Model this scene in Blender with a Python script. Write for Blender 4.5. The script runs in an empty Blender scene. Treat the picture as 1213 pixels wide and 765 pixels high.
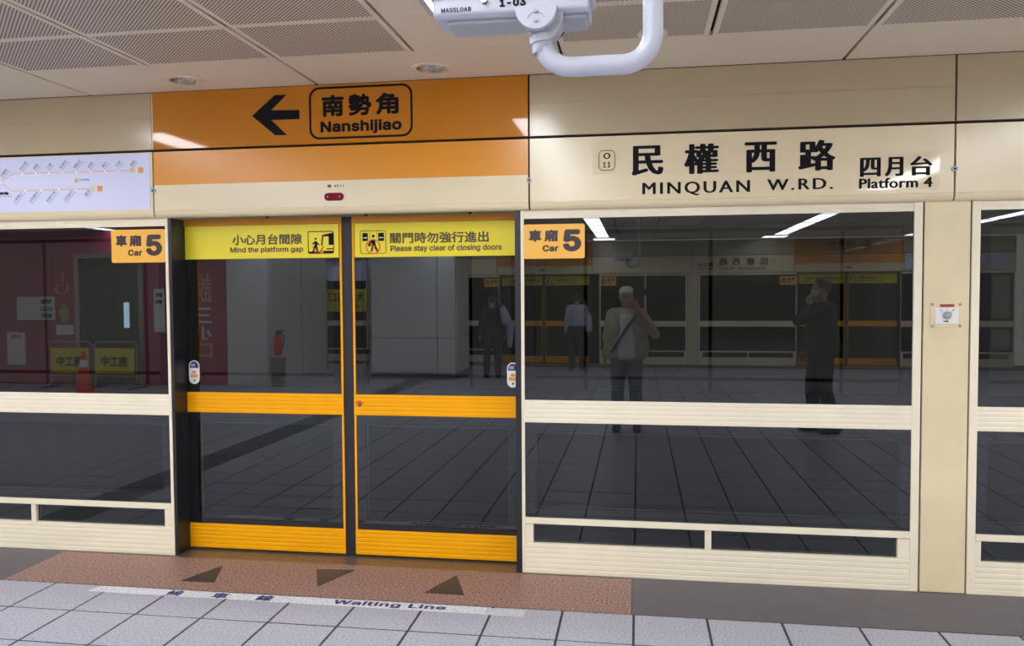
import bpy, bmesh, math, random
from mathutils import Vector, Matrix
random.seed(7)
PI = math.pi
COL = bpy.context.scene.collection
SC = bpy.context.scene

# ---------------------------------------------------------------- camera, world, exposure
YAW, PITCH, ROLL = .1555, .0405, -.0060
CAM = Vector((0, -4.4688, 1.6))
Fv = Vector((-math.sin(YAW)*math.cos(PITCH), math.cos(YAW)*math.cos(PITCH), -math.sin(PITCH)))
Rv = Vector((math.cos(YAW), math.sin(YAW), 0)); Uv = Rv.cross(Fv)
R2 = Rv*math.cos(ROLL) + Uv*math.sin(ROLL); U2 = -Rv*math.sin(ROLL) + Uv*math.cos(ROLL)
cd = bpy.data.cameras.new('camera'); cam = bpy.data.objects.new('camera', cd); COL.objects.link(cam)
cd.sensor_fit = 'HORIZONTAL'; cd.sensor_width = 36; cd.lens = 36*953.5156/1213
cd.clip_start = .02; cd.clip_end = 200
cam.matrix_world = Matrix(((R2.x, U2.x, -Fv.x, CAM.x), (R2.y, U2.y, -Fv.y, CAM.y), (R2.z, U2.z, -Fv.z, CAM.z), (0, 0, 0, 1)))
SC.camera = cam
SC.view_settings.view_transform = 'Standard'; SC.view_settings.look = 'None'
SC.view_settings.gamma = 1; SC.view_settings.use_curve_mapping = False
SC.view_settings.exposure = .90
STRIP = 12.0            # radiance of the ceiling strip lights
w = bpy.data.worlds.new('station'); SC.world = w; w.use_nodes = True
w.node_tree.nodes['Background'].inputs[0].default_value = (.95, .88, .78, 1)
w.node_tree.nodes['Background'].inputs[1].default_value = .60
try:
    SC.cycles.max_bounces = 10; SC.cycles.transparent_max_bounces = 24; SC.cycles.sample_clamp_indirect = 6
    SC.cycles.caustics_reflective = False
except Exception: pass

# ---------------------------------------------------------------- materials
MAT = {}
def mat(name, col, rough=.5, metal=0, spec=.5, noise=None, bump=None, coat=0, coat_rough=.1, emit=None):
    m = bpy.data.materials.new(name); m.use_nodes = True; MAT[name] = m
    nt = m.node_tree; b = nt.nodes['Principled BSDF']
    b.inputs['Base Color'].default_value = (*col, 1); b.inputs['Roughness'].default_value = rough
    b.inputs['Metallic'].default_value = metal; b.inputs['Specular IOR Level'].default_value = spec
    b.inputs['Coat Weight'].default_value = coat; b.inputs['Coat Roughness'].default_value = coat_rough
    tc = nt.nodes.new('ShaderNodeTexCoord')
    if noise:                                    # (scale, amount, [second colour])
        n = nt.nodes.new('ShaderNodeTexNoise'); n.inputs['Scale'].default_value = noise[0]
        n.inputs['Detail'].default_value = 4
        nt.links.new(tc.outputs['Object'], n.inputs['Vector'])
        r = nt.nodes.new('ShaderNodeMapRange'); r.inputs['From Min'].default_value = .3; r.inputs['From Max'].default_value = .7
        nt.links.new(n.outputs['Fac'], r.inputs['Value'])
        mx = nt.nodes.new('ShaderNodeMix'); mx.data_type = 'RGBA'
        c2 = noise[2] if len(noise) > 2 else tuple(c*(1-noise[1]) for c in col)
        mx.inputs[6].default_value = (*col, 1); mx.inputs[7].default_value = (*c2, 1)
        nt.links.new(r.outputs['Result'], mx.inputs[0]); nt.links.new(mx.outputs[2], b.inputs['Base Color'])
    if bump:
        n2 = nt.nodes.new('ShaderNodeTexNoise'); n2.inputs['Scale'].default_value = bump[0]
        nt.links.new(tc.outputs['Object'], n2.inputs['Vector'])
        bp = nt.nodes.new('ShaderNodeBump'); bp.inputs['Strength'].default_value = bump[1]; bp.inputs['Distance'].default_value = .002
        nt.links.new(n2.outputs['Fac'], bp.inputs['Height']); nt.links.new(bp.outputs['Normal'], b.inputs['Normal'])
    if emit:
        b.inputs['Emission Color'].default_value = (*emit[0], 1); b.inputs['Emission Strength'].default_value = emit[1]
    return m
CREAM = (.83, .71, .46)
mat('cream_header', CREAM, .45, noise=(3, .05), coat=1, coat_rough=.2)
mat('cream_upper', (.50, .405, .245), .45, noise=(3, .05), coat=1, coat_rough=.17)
mat('cream_frame', (.90, .82, .635), .42, noise=(6, .06))
mat('cream_cover', (.82, .71, .45), .35, noise=(2.5, .08, (.72, .61, .38)))
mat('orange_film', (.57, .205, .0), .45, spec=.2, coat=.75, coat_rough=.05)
mat('orange_lower', (.78, .30, .008), .45, spec=.2, coat=.9, coat_rough=.24)
mat('orange_rail', (1.0, .43, .0), .5, spec=.2, noise=(5, .08))
mat('orange_shaded', (.70, .27, .01), .5)  # door top rail: the header's shade is put into its orange
mat('yellow_sign', (.88, .72, .025), .35)
mat('car_sign', (.95, .50, .065), .35)
mat('ink', (.008, .008, .010), .6, spec=.15)
mat('ink_soft', (.09, .075, .03), .5)
mat('ink_plum', (.035, .018, .03), .4)
mat('ink_navy', (.03, .03, .15), .5)
mat('black_gap', (.006, .005, .005), .6)
mat('black_post', (.014, .015, .018), .35)
mat('rubber', (.012, .012, .02), .45)
mat('white_plastic', (.50, .52, .60), .35)
mat('grey_plastic', (.40, .42, .46), .4)
mat('white_label', (.82, .82, .84), .4)
mat('clear_film', (.83, .72, .49), .06, spec=.6)
mat('red_lens', (.20, .003, .022), .5, spec=.2)
mat('red_print', (.62, .03, .02), .4)
mat('red_label', (.72, .16, .10), .45)
mat('steel', (.42, .41, .40), .3, metal=1)
mat('sill_metal', (.25, .22, .19), .38, metal=.7, noise=(30, .25))
mat('granite', (.56, .33, .27), .45, spec=.25, noise=(85, .5, (.09, .052, .045)), bump=(220, .15))
mat('slab_grey', (.15, .132, .148), .5, spec=.25, noise=(9, .12))
mat('tile_grey', (.57, .56, .64), .45, noise=(85, .3, (.30, .30, .36)), bump=(160, .5))
mat('tile_dark', (.09, .09, .10), .4)
mat('grout', (.05, .045, .05), .8)
mat('triangle_dark', (.05, .045, .045), .4)
mat('worn_white', (.95, .94, .95), .5, noise=(85, .5, (.50, .50, .56)))
mat('worn_pale', (.80, .80, .84), .5, noise=(160, .3, (.42, .42, .48)))
mat('ceiling_plain', (.84, .745, .59), .5)
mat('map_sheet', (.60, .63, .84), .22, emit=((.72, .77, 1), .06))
mat('map_line', (.80, .52, .42), .5); mat('map_grey', (.36, .36, .48), .5); mat('map_orange', (.85, .36, .06), .5); mat('map_gold', (.72, .62, .30), .5)
mat('tunnel_panel', (.30, .30, .29), .7, noise=(3, .1))
mat('tunnel_fill', (.9, .9, .85), .4, emit=((1, .97, .9), 18.0))
mat('tunnel_dark', (.01, .01, .01), .9)
mat('wall_white', (.74, .75, .74), .4)
mat('maroon', (.40, .045, .11), .45)
mat('lift_door', (.075, .07, .06), .4, metal=.2)
mat('lit_slot', (.3, .5, .6), .4, emit=((.55, .8, 1), 2.6))
mat('orange_print', (.85, .42, .2), .5); mat('green_print', (.42, .50, .10), .5)
mat('banner_yellow', (.75, .64, .04), .6)
mat('cone_red', (.78, .06, .02), .5)
mat('skin', (.50, .30, .21), .5); mat('hair', (.02, .016, .014), .5)
mat('cap_white', (.68, .67, .62), .7); mat('shirt_khaki', (.60, .54, .40), .8, noise=(14, .35)); mat('tee_white', (.80, .78, .80), .8)
mat('jeans', (.24, .25, .30), .8, noise=(20, .2)); mat('cloth_black', (.02, .022, .025), .8); mat('cloth_dark', (.035, .035, .045), .8)
mat('mask_blue', (.48, .60, .80), .7); mat('bag_pale', (.45, .45, .55), .7); mat('shoe', (.05, .05, .05), .5); mat('strap', (.05, .045, .04), .6)
mat('phone', (.01, .01, .012), .2)
mat('lamp_white', (.9, .95, 1), .4, emit=((.93, .965, 1.0), STRIP))
mat('bulb_glass', (.55, .55, .58), .15, spec=.7); mat('reflector', (.45, .38, .28), .25, metal=.8)

def stripes_mat():
    m = bpy.data.materials.new('shirt_striped'); m.use_nodes = True; MAT['shirt_striped'] = m
    nt = m.node_tree; b = nt.nodes['Principled BSDF']; b.inputs['Roughness'].default_value = .8
    tc = nt.nodes.new('ShaderNodeTexCoord'); wv = nt.nodes.new('ShaderNodeTexWave'); wv.bands_direction = 'Z'
    wv.inputs['Scale'].default_value = 9; nt.links.new(tc.outputs['Object'], wv.inputs['Vector'])
    mx = nt.nodes.new('ShaderNodeMix'); mx.data_type = 'RGBA'; mx.inputs[6].default_value = (.72, .72, .78, 1); mx.inputs[7].default_value = (.25, .25, .36, 1)
    nt.links.new(wv.outputs['Fac'], mx.inputs[0]); nt.links.new(mx.outputs[2], b.inputs['Base Color'])
stripes_mat()

def glass_mat(name, opaque, tint):
    """window glass: mirror share from both faces at the front hit, the rest passes through (or meets black enamel)"""
    m = bpy.data.materials.new(name); m.use_nodes = True; MAT[name] = m
    nt = m.node_tree; nt.nodes.clear(); N = nt.nodes.new; L = nt.links.new
    out = N('ShaderNodeOutputMaterial'); mix = N('ShaderNodeMixShader'); gl = N('ShaderNodeBsdfGlossy')
    gl.inputs['Roughness'].default_value = 0.0; gl.inputs['Color'].default_value = (.88, .94, 1, 1)
    if opaque:
        base = N('ShaderNodeBsdfDiffuse'); base.inputs['Color'].default_value = (*tint, 1)
    else:
        base = N('ShaderNodeBsdfTransparent')        # tinted once per pane, at the face the ray enters by
        tm = N('ShaderNodeMix'); tm.data_type = 'RGBA'; tm.inputs[6].default_value = (*tint, 1); tm.inputs[7].default_value = (1, 1, 1, 1)
        g2 = N('ShaderNodeNewGeometry'); L(g2.outputs['Backfacing'], tm.inputs[0]); L(tm.outputs[2], base.inputs['Color'])
    fr = N('ShaderNodeFresnel'); fr.inputs['IOR'].default_value = 1.5
    geo = N('ShaderNodeNewGeometry'); inv = N('ShaderNodeMath'); inv.operation = 'SUBTRACT'; inv.inputs[0].default_value = 1
    L(geo.outputs['Backfacing'], inv.inputs[1])
    a = N('ShaderNodeMath'); a.operation = 'MULTIPLY'; a.inputs[1].default_value = 1.75; a.use_clamp = True; L(fr.outputs[0], a.inputs[0])
    b = N('ShaderNodeMath'); b.operation = 'MULTIPLY'; L(a.outputs[0], b.inputs[0]); L(inv.outputs[0], b.inputs[1])
    L(b.outputs[0], mix.inputs[0]); L(base.outputs[0], mix.inputs[1]); L(gl.outputs[0], mix.inputs[2]); L(mix.outputs[0], out.inputs[0])
glass_mat('glass', False, (.20, .21, .21))
glass_mat('glass_enamel', True, (.012, .012, .013))

def perforated():
    m = bpy.data.materials.new('ceiling_perforated'); m.use_nodes = True; MAT['ceiling_perforated'] = m
    nt = m.node_tree; N = nt.nodes.new; L = nt.links.new; b = nt.nodes['Principled BSDF']; b.inputs['Roughness'].default_value = .5
    tc = N('ShaderNodeTexCoord'); sp = N('ShaderNodeSeparateXYZ'); L(tc.outputs['Object'], sp.inputs[0])
    def M(op, a, bb=None, clamp=False):
        n = N('ShaderNodeMath'); n.operation = op; n.use_clamp = clamp
        for i, v in enumerate((a, bb)):
            if v is None: continue
            if isinstance(v, (int, float)): n.inputs[i].default_value = v
            else: L(v, n.inputs[i])
        return n.outputs[0]
    k = 2*PI/.0200
    # staggered holes: product lattice of two cosines rotated by 45 degrees
    u = M('COSINE', M('MULTIPLY', M('ADD', sp.outputs[0], sp.outputs[1]), k)); v = M('COSINE', M('MULTIPLY', M('SUBTRACT', sp.outputs[0], sp.outputs[1]), k))
    s = M('ADD', u, v)
    hole = M('MULTIPLY', M('SUBTRACT', s, -.15), 2.5, True)
    inx = M('LESS_THAN', M('ABSOLUTE', sp.outputs[0]), .325); iny = M('LESS_THAN', M('ABSOLUTE', sp.outputs[1]), .226)
    f = M('MULTIPLY', hole, M('MULTIPLY', inx, iny))
    mx = N('ShaderNodeMix'); mx.data_type = 'RGBA'; mx.inputs[6].default_value = (.84, .75, .62, 1); mx.inputs[7].default_value = (.075, .058, .048, 1)
    L(f, mx.inputs[0]); L(mx.outputs[2], b.inputs['Base Color'])
perforated()

# ---------------------------------------------------------------- builders
def ribs_box(bm, x0, x1, y0, y1, z0, z1, n):
    """a bar whose front (y0) face carries n shallow rounded ribs running along x"""
    d = .0014; pts = []; h = (z1-z0)/n
    for i in range(n):
        a = z0 + i*h
        pts += [(y0+d, a), (y0, a+h*.22), (y0, a+h*.78), (y0+d, a+h*.97)]
    pts = [(y1, z0)] + pts + [(y1, z1)]
    va = [bm.verts.new((x0, y, z)) for y, z in pts]; vb = [bm.verts.new((x1, y, z)) for y, z in pts]
    for i in range(len(pts)):
        j = (i+1) % len(pts)
        bm.faces.new((va[i], va[j], vb[j], vb[i]))
    bm.faces.new(va[::-1]); bm.faces.new(vb)
def box(bm, x0, x1, y0, y1, z0, z1):
    v = [bm.verts.new((x, y, z)) for x in (x0, x1) for y in (y0, y1) for z in (z0, z1)]
    for f in ((0, 1, 3, 2), (4, 6, 7, 5), (0, 4, 5, 1), (2, 3, 7, 6), (0, 2, 6, 4), (1, 5, 7, 3)):
        bm.faces.new([v[i] for i in f])
def prism(bm, prof, x0, x1):
    """closed (y,z) profile swept along x"""
    a = [bm.verts.new((x0, y, z)) for y, z in prof]; b = [bm.verts.new((x1, y, z)) for y, z in prof]
    n = len(prof)
    for i in range(n): bm.faces.new((a[i], a[(i+1) % n], b[(i+1) % n], b[i]))
    bm.faces.new(a[::-1]); bm.faces.new(b)
def poly(bm, pts, y0, y1):
    """(x,z) outline extruded from y0 to y1"""
    a = [bm.verts.new((x, y0, z)) for x, z in pts]; b = [bm.verts.new((x, y1, z)) for x, z in pts]
    n = len(pts)
    for i in range(n): bm.faces.new((a[i], a[(i+1) % n], b[(i+1) % n], b[i]))
    bm.faces.new(a[::-1]); bm.faces.new(b)
def zpoly(bm, pts, z0, z1):
    a = [bm.verts.new((x, y, z0)) for x, y in pts]; b = [bm.verts.new((x, y, z1)) for x, y in pts]
    n = len(pts)
    for i in range(n): bm.faces.new((a[i], a[(i+1) % n], b[(i+1) % n], b[i]))
    bm.faces.new(a[::-1]); bm.faces.new(b)
def rrect(x0, x1, z0, z1, r, n=5):
    out = []
    for cx, cz, a0 in ((x1-r, z1-r, 0), (x0+r, z1-r, 90), (x0+r, z0+r, 180), (x1-r, z0+r, 270)):
        for i in range(n+1):
            a = math.radians(a0+90*i/n); out.append((cx+r*math.cos(a), cz+r*math.sin(a)))
    return out
def ring(bm, outer, inner, y0, y1, axis='y'):
    """frame between two outlines with the same number of points"""
    n = len(outer)
    def P(p, d): return (p[0], d, p[1]) if axis == 'y' else (p[0], p[1], d)
    A = [[bm.verts.new(P(p, d)) for p in o] for o in (outer, inner) for d in (y0, y1)]
    for i in range(n):
        j = (i+1) % n
        bm.faces.new((A[0][i], A[0][j], A[2][j], A[2][i])); bm.faces.new((A[1][j], A[1][i], A[3][i], A[3][j]))
        bm.faces.new((A[0][j], A[0][i], A[1][i], A[1][j])); bm.faces.new((A[2][i], A[2][j], A[3][j], A[3][i]))
def tube(bm, pts, r, n=12, caps=True):
    """tube along a polyline; r a number or a list"""
    pts = [Vector(p) for p in pts]; rs = r if isinstance(r, (list, tuple)) else [r]*len(pts)
    rings = []; up = None
    for i, p in enumerate(pts):
        d = (pts[min(i+1, len(pts)-1)] - pts[max(i-1, 0)]).normalized()
        if up is None: up = d.orthogonal().normalized()
        up = (up - d*up.dot(d)).normalized(); s = d.cross(up)
        rings.append([bm.verts.new(p + (up*math.cos(2*PI*k/n) + s*math.sin(2*PI*k/n))*rs[i]) for k in range(n)])
    for a, b in zip(rings, rings[1:]):
        for k in range(n): bm.faces.new((a[k], a[(k+1) % n], b[(k+1) % n], b[k]))
    if caps: bm.faces.new(rings[0][::-1]); bm.faces.new(rings[-1])
def capsule(bm, p, q, r0, r1, n=12):
    p, q = Vector(p), Vector(q); d = (q-p).normalized() if (q-p).length > 1e-6 else Vector((0, 0, 1))
    P = []; R = []
    for a in (-80, -55, -28): P.append(p + d*r0*math.sin(math.radians(a))); R.append(r0*math.cos(math.radians(a)))
    P.append(p); R.append(r0); P.append(q); R.append(r1)
    for a in (28, 55, 80): P.append(q + d*r1*math.sin(math.radians(a))); R.append(r1*math.cos(math.radians(a)))
    tube(bm, P, R, n)
def ball(bm, c, rx, ry, rz, rot=None, u=16, v=10):
    M = Matrix.Translation(c) @ (rot or Matrix.Identity(4)) @ Matrix.Diagonal((rx, ry, rz, 1))
    bmesh.ops.create_uvsphere(bm, u_segments=u, v_segments=v, radius=1, matrix=M)
def disc(bm, c, r, y0, y1, n=20, rz=None):
    poly(bm, [(c[0]+r*math.cos(2*PI*k/n), c[1]+(rz or r)*math.sin(2*PI*k/n)) for k in range(n)], y0, y1)

def empty(name, loc, label=None, cat=None, group=None, kind=None, rz=0):
    o = bpy.data.objects.new(name, None); COL.objects.link(o); o.location = loc; o.rotation_euler = (0, 0, rz)
    o.empty_display_size = .1
    return tag(o, label, cat, group, kind)
def tag(o, label=None, cat=None, group=None, kind=None):
    for k, v in (('label', label), ('category', cat), ('group', group), ('kind', kind)):
        if v: o[k] = v
    return o
def base(o):
    v = Vector(o.location) if o else Vector()
    while o and o.parent: o = o.parent; v += Vector(o.location)
    return v
def put(name, bm, m, parent=None, loc=None, smooth=False, bevel=0):
    """link a bmesh in world coordinates as one object; loc = its own origin"""
    bmesh.ops.recalc_face_normals(bm, faces=bm.faces)
    pb = base(parent); org = Vector(loc) if loc is not None else pb
    bmesh.ops.translate(bm, verts=bm.verts, vec=-org)
    me = bpy.data.meshes.new(name); bm.to_mesh(me); bm.free()
    o = bpy.data.objects.new(name, me); COL.objects.link(o); me.materials.append(MAT[m])
    if smooth:
        for p in me.polygons: p.use_smooth = True
    o.parent = parent; o.location = org - pb
    if bevel:
        b = o.modifiers.new('bevel', 'BEVEL'); b.width = bevel; b.segments = 2; b.limit_method = 'ANGLE'
    return o
def pbox(name, dims, m, parent=None, bevel=0, loc=None):
    bm = bmesh.new(); box(bm, *dims); return put(name, bm, m, parent, loc, bevel=bevel)

# ---------------------------------------------------------------- lettering
GLYPHS={
'-':(453,'337 244 337 188 114 188 114 244'),
'0':(453,'227 -7 191 -3 158 7 130 24 105 48 85 77 69 113 57 155 50 202 48 254 50 306 57 353 69 395 85 431 106 461 130 484 159 502 191 512 227 516 262 512 295 502 323 484 348 461 368 431 384 395 396 353 403 306 405 254 403 202 396 155 384 113 368 77 348 48 323 24 295 7 263 -3|227 50 250 52 271 60 290 74 306 92 320 116 330 144 338 176 342 213 344 254 342 295 338 332 330 365 320 393 306 416 290 435 271 449 250 457 227 460 203 457 182 449 163 435 147 416 134 393 123 365 115 332 111 295 109 254 111 213 115 176 123 144 134 116 147 92 163 74 182 60 203 52'),
'1':(453,'76 0 76 55 391 55 391 0|276 509 276 0 212 0 212 448 209 448 86 358 86 427 198 509'),
'3':(453,'218 -7 188 -5 159 1 133 10 108 22 88 38 70 57 57 79 48 104 44 132 109 132 112 115 118 100 126 87 137 76 150 66 165 59 182 54 200 51 219 50 239 51 258 55 275 61 291 69 304 80 315 93 323 108 328 125 329 145 328 163 323 180 316 196 306 211 292 223 275 234 254 241 229 246 201 248 157 248 157 299 288 448 288 452 70 452 70 509 372 509 372 461 211 278 211 289 247 290 279 286 308 276 333 262 354 244 371 222 383 198 391 173 393 145 390 116 383 90 370 66 354 45 333 27 309 12 281 2 251 -5'),
'4':(453,'40 105 40 158 247 509 311 509 109 166 109 163 413 163 413 105|282 0 282 121 282 146 282 318 343 318 343 0'),
'5':(453,'221 -7 192 -5 165 1 140 11 118 25 99 41 83 60 71 82 63 105 60 130 122 130 125 115 130 102 138 89 148 78 160 68 173 60 188 54 204 51 221 50 241 51 259 56 276 64 291 75 304 89 314 104 322 122 326 141 328 162 326 183 321 203 314 221 303 237 290 251 275 262 257 270 238 275 218 277 201 276 184 273 167 268 152 262 139 255 128 246 67 253 96 509 366 509 366 452 151 452 134 301 136 301 148 311 162 318 178 325 194 330 212 333 229 334 252 332 274 328 294 321 313 311 330 299 345 285 358 269 370 251 379 231 386 210 390 187 391 163 388 132 381 102 369 76 352 52 332 32 309 15 282 3 253 -4'),
'A':(480,'16 0 201 509 276 509 463 0 395 0 287 302 280 323 272 346 264 372 255 402 244 438 232 478 245 478 233 437 222 402 213 371 204 345 197 322 191 302 85 0|110 142 110 199 370 199 370 142'),
'C':(510,'267 -7 225 -3 186 7 150 25 119 49 92 79 70 115 53 157 44 203 40 254 44 305 53 352 70 393 92 429 119 459 150 484 186 501 225 512 267 516 293 514 317 511 340 504 362 496 383 485 402 471 419 456 435 438 448 418 459 397 467 373 473 348 408 348 404 365 397 380 389 395 380 407 369 418 357 428 344 437 330 444 315 449 300 453 284 455 267 456 237 453 209 445 184 432 161 414 141 391 125 364 113 332 106 295 103 254 106 213 113 177 125 145 141 117 161 94 184 76 210 63 237 56 267 53 284 54 300 56 315 60 330 65 344 72 357 81 369 90 380 102 389 114 397 128 404 144 408 160 473 160 467 135 459 112 448 91 435 71 420 53 402 38 383 24 363 13 341 5 317 -2 293 -6'),
'D':(502,'219 0 96 0 96 57 215 57 254 60 288 68 318 81 343 99 363 122 379 149 390 181 397 216 399 255 397 294 390 329 379 361 364 388 344 410 320 428 291 441 258 449 221 452 93 452 93 509 225 509 273 505 315 495 353 478 385 455 412 426 433 391 449 351 458 306 462 255 458 205 449 159 433 119 411 83 384 54 351 31 312 14 268 3|125 509 125 0 60 0 60 509'),
'L':(393,'60 0 60 509 125 509 125 57 361 57 361 0'),
'M':(628,'60 0 60 509 152 509 277 187 280 179 284 170 287 159 291 147 295 135 299 123 303 110 307 97 311 84 315 71 319 60 322 49 307 49 311 59 314 71 318 83 322 95 326 108 330 121 334 134 338 146 342 158 346 169 349 179 352 187 476 509 568 509 568 0 504 0 504 291 504 302 504 314 504 327 505 340 505 354 505 369 505 383 506 398 506 413 506 428 507 443 507 457 513 457 508 441 503 425 498 409 492 393 487 378 482 363 477 348 472 335 467 322 463 310 459 300 456 291 342 0 286 0 170 291 167 300 163 310 159 321 155 333 150 347 145 361 140 376 134 392 129 408 124 424 118 441 112 457 119 457 119 444 120 430 120 416 120 401 121 386 121 372 121 357 121 342 122 328 122 315 122 302 122 291 122 0'),
'N':(523,'60 0 60 509 136 509 343 183 349 174 355 163 363 151 371 137 379 122 388 107 396 90 405 73 414 55 405 54 403 72 402 90 401 108 400 126 399 142 399 157 399 171 399 184 399 195 399 509 463 509 463 0 387 0 202 290 194 303 186 317 177 331 168 346 159 363 148 381 136 402 123 425 108 452 119 454 120 429 121 406 122 384 123 363 124 345 124 328 125 313 125 301 125 291 125 0'),
'O':(533,'267 -7 225 -3 186 7 150 25 119 49 92 79 70 115 53 157 44 203 40 254 44 305 53 352 70 393 92 429 119 459 150 484 186 501 225 512 267 516 309 512 348 501 384 484 415 459 442 429 464 393 480 352 490 305 493 254 490 203 480 157 464 115 442 79 415 49 384 25 348 7 309 -3|267 53 296 55 324 63 349 76 372 94 392 116 408 144 420 176 428 213 430 254 428 295 420 332 408 365 392 392 372 415 349 433 324 446 296 453 267 456 237 453 210 445 184 433 161 415 142 392 125 364 113 332 106 295 103 254 106 213 113 176 125 144 142 117 161 94 184 76 210 63 237 55'),
'P':(445,'60 0 60 509 235 509 272 506 305 499 332 487 356 471 375 452 390 430 400 404 407 377 409 348 407 318 400 291 390 265 375 243 356 223 332 207 305 195 272 188 235 186 109 186 109 242 233 242 257 244 279 248 297 256 312 266 324 279 333 294 339 310 343 328 344 348 343 367 339 385 333 402 324 416 312 428 297 439 279 446 257 451 232 452 125 452 125 0'),
'S':(447,'224 -9 188 -7 156 -1 128 9 102 23 81 40 64 60 51 83 42 109 38 137 104 137 108 118 114 102 123 88 136 76 150 66 166 59 185 53 204 50 224 49 246 50 267 54 286 60 303 69 317 79 329 92 338 106 344 122 346 139 344 154 340 168 332 179 322 189 310 197 296 205 280 211 263 217 245 222 184 239 145 253 112 269 86 289 67 313 56 341 52 372 54 400 62 425 75 448 92 468 113 484 138 498 165 508 195 514 227 516 259 514 289 508 316 498 340 484 360 468 377 449 390 427 398 403 401 378 337 378 332 402 320 421 302 437 280 449 254 456 225 459 204 457 185 454 167 448 152 440 139 430 129 418 121 405 117 391 115 376 117 359 122 345 131 334 142 324 155 315 169 308 184 302 198 297 212 293 264 279 279 275 295 270 312 264 328 256 344 248 359 238 372 226 384 213 395 198 402 180 407 161 408 139 406 112 399 87 386 64 370 43 349 25 323 11 294 0 261 -7'),
'W':(686,'155 0 16 509 82 509 163 196 167 179 172 162 175 145 179 128 183 111 187 94 190 76 194 58 197 40 189 40 193 58 196 76 200 94 203 111 207 128 211 145 215 162 220 179 224 196 306 509 380 509 462 196 466 179 470 162 474 145 478 128 482 111 486 94 490 76 494 58 497 40 488 40 492 58 495 76 499 94 503 111 506 128 510 145 515 162 519 179 523 196 603 509 670 509 530 0 455 0 368 323 362 345 357 368 351 391 346 417 341 445 336 475 350 475 345 446 340 420 335 395 330 371 324 347 318 323 230 0'),
'a':(389,'160 -9 137 -7 115 -3 94 5 76 15 60 29 48 45 38 63 32 84 30 108 32 128 36 146 43 161 53 174 64 184 78 193 92 200 108 206 125 211 143 214 161 217 178 220 200 223 218 225 234 227 247 229 257 231 265 235 271 240 274 246 276 255 276 257 275 272 272 285 267 297 260 307 251 315 240 322 227 327 212 330 196 331 178 330 163 327 149 322 137 316 127 309 118 301 110 292 104 283 100 274 41 291 51 313 64 331 79 346 95 358 114 368 133 375 153 380 173 383 194 384 208 384 223 382 239 379 255 375 271 369 286 360 300 350 312 336 322 320 330 301 335 278 337 251 337 0 277 0 277 52 272 52 267 43 260 34 252 25 242 16 229 8 215 1 199 -4 181 -7|170 45 192 47 211 51 228 59 242 68 254 80 263 93 270 108 274 122 276 138 276 190 272 187 267 184 259 182 251 180 241 178 231 176 221 174 210 173 200 171 191 170 182 169 175 168 161 166 147 163 134 159 122 153 112 147 103 139 97 130 93 118 92 105 93 93 96 82 102 72 109 64 119 57 130 52 142 48 156 46'),
'c':(396,'207 -8 174 -5 144 3 117 16 93 35 72 58 56 85 44 116 37 150 34 187 37 225 44 260 56 291 72 318 93 341 117 360 144 374 174 382 207 384 226 384 243 381 260 377 276 371 291 364 305 356 318 346 330 335 340 322 349 308 356 293 362 277 303 262 300 272 295 281 290 289 284 297 278 304 270 311 261 316 252 321 242 325 231 328 220 329 207 330 184 328 163 321 145 310 130 296 118 278 108 258 102 236 98 212 96 187 98 163 102 139 108 117 118 97 130 80 145 66 163 55 184 49 207 46 220 47 232 49 243 52 253 55 262 60 271 66 279 73 285 80 292 89 297 98 301 107 304 117 363 102 357 86 350 70 341 56 331 43 319 32 306 21 292 12 277 5 261 -1 244 -5 226 -7'),
'd':(424,'195 -8 165 -6 137 3 111 16 89 34 70 57 55 84 43 116 36 151 34 189 36 227 43 261 55 293 70 320 89 342 112 361 137 374 165 382 196 384 218 383 237 379 253 373 267 364 278 355 287 346 295 336 301 327 306 319 311 319 311 509 372 509 372 0 313 0 313 59 307 59 301 50 295 41 287 31 277 21 266 12 252 4 236 -3 217 -7|205 47 226 49 246 55 263 65 278 78 290 95 299 115 306 138 310 162 312 189 310 216 306 241 300 263 290 282 278 299 263 312 246 322 227 328 205 330 182 328 162 322 145 311 130 298 118 281 108 261 102 239 98 215 96 189 98 163 102 139 109 117 118 97 130 80 145 66 162 55 182 49'),
'e':(404,'212 -8 177 -5 145 3 117 16 92 35 72 58 56 85 44 116 37 150 34 187 36 224 44 258 55 290 71 317 91 340 115 359 142 373 172 382 205 384 226 383 246 380 266 374 285 366 303 355 319 341 334 324 347 305 357 282 365 256 370 227 371 194 371 169 75 169 75 221 338 221 310 202 308 226 304 248 298 269 288 286 277 301 263 314 246 323 227 328 205 330 183 328 164 323 146 313 131 301 119 286 109 270 102 251 97 231 96 211 96 178 98 151 102 127 110 106 121 88 135 73 151 61 169 53 190 48 212 46 227 47 241 49 254 53 265 58 276 65 285 73 294 82 300 93 306 105 365 91 358 72 348 55 335 39 320 26 302 14 283 4 261 -3 237 -7'),
'f':(254,'228 379 228 327 6 327 6 379|81 0 81 432 82 452 87 470 96 486 107 499 120 510 135 519 152 525 169 529 187 530 201 530 212 529 222 527 231 525 238 523 243 521 227 468 224 470 220 471 215 472 209 473 202 474 195 474 178 472 164 468 154 460 147 449 143 435 142 419 142 0'),
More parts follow.
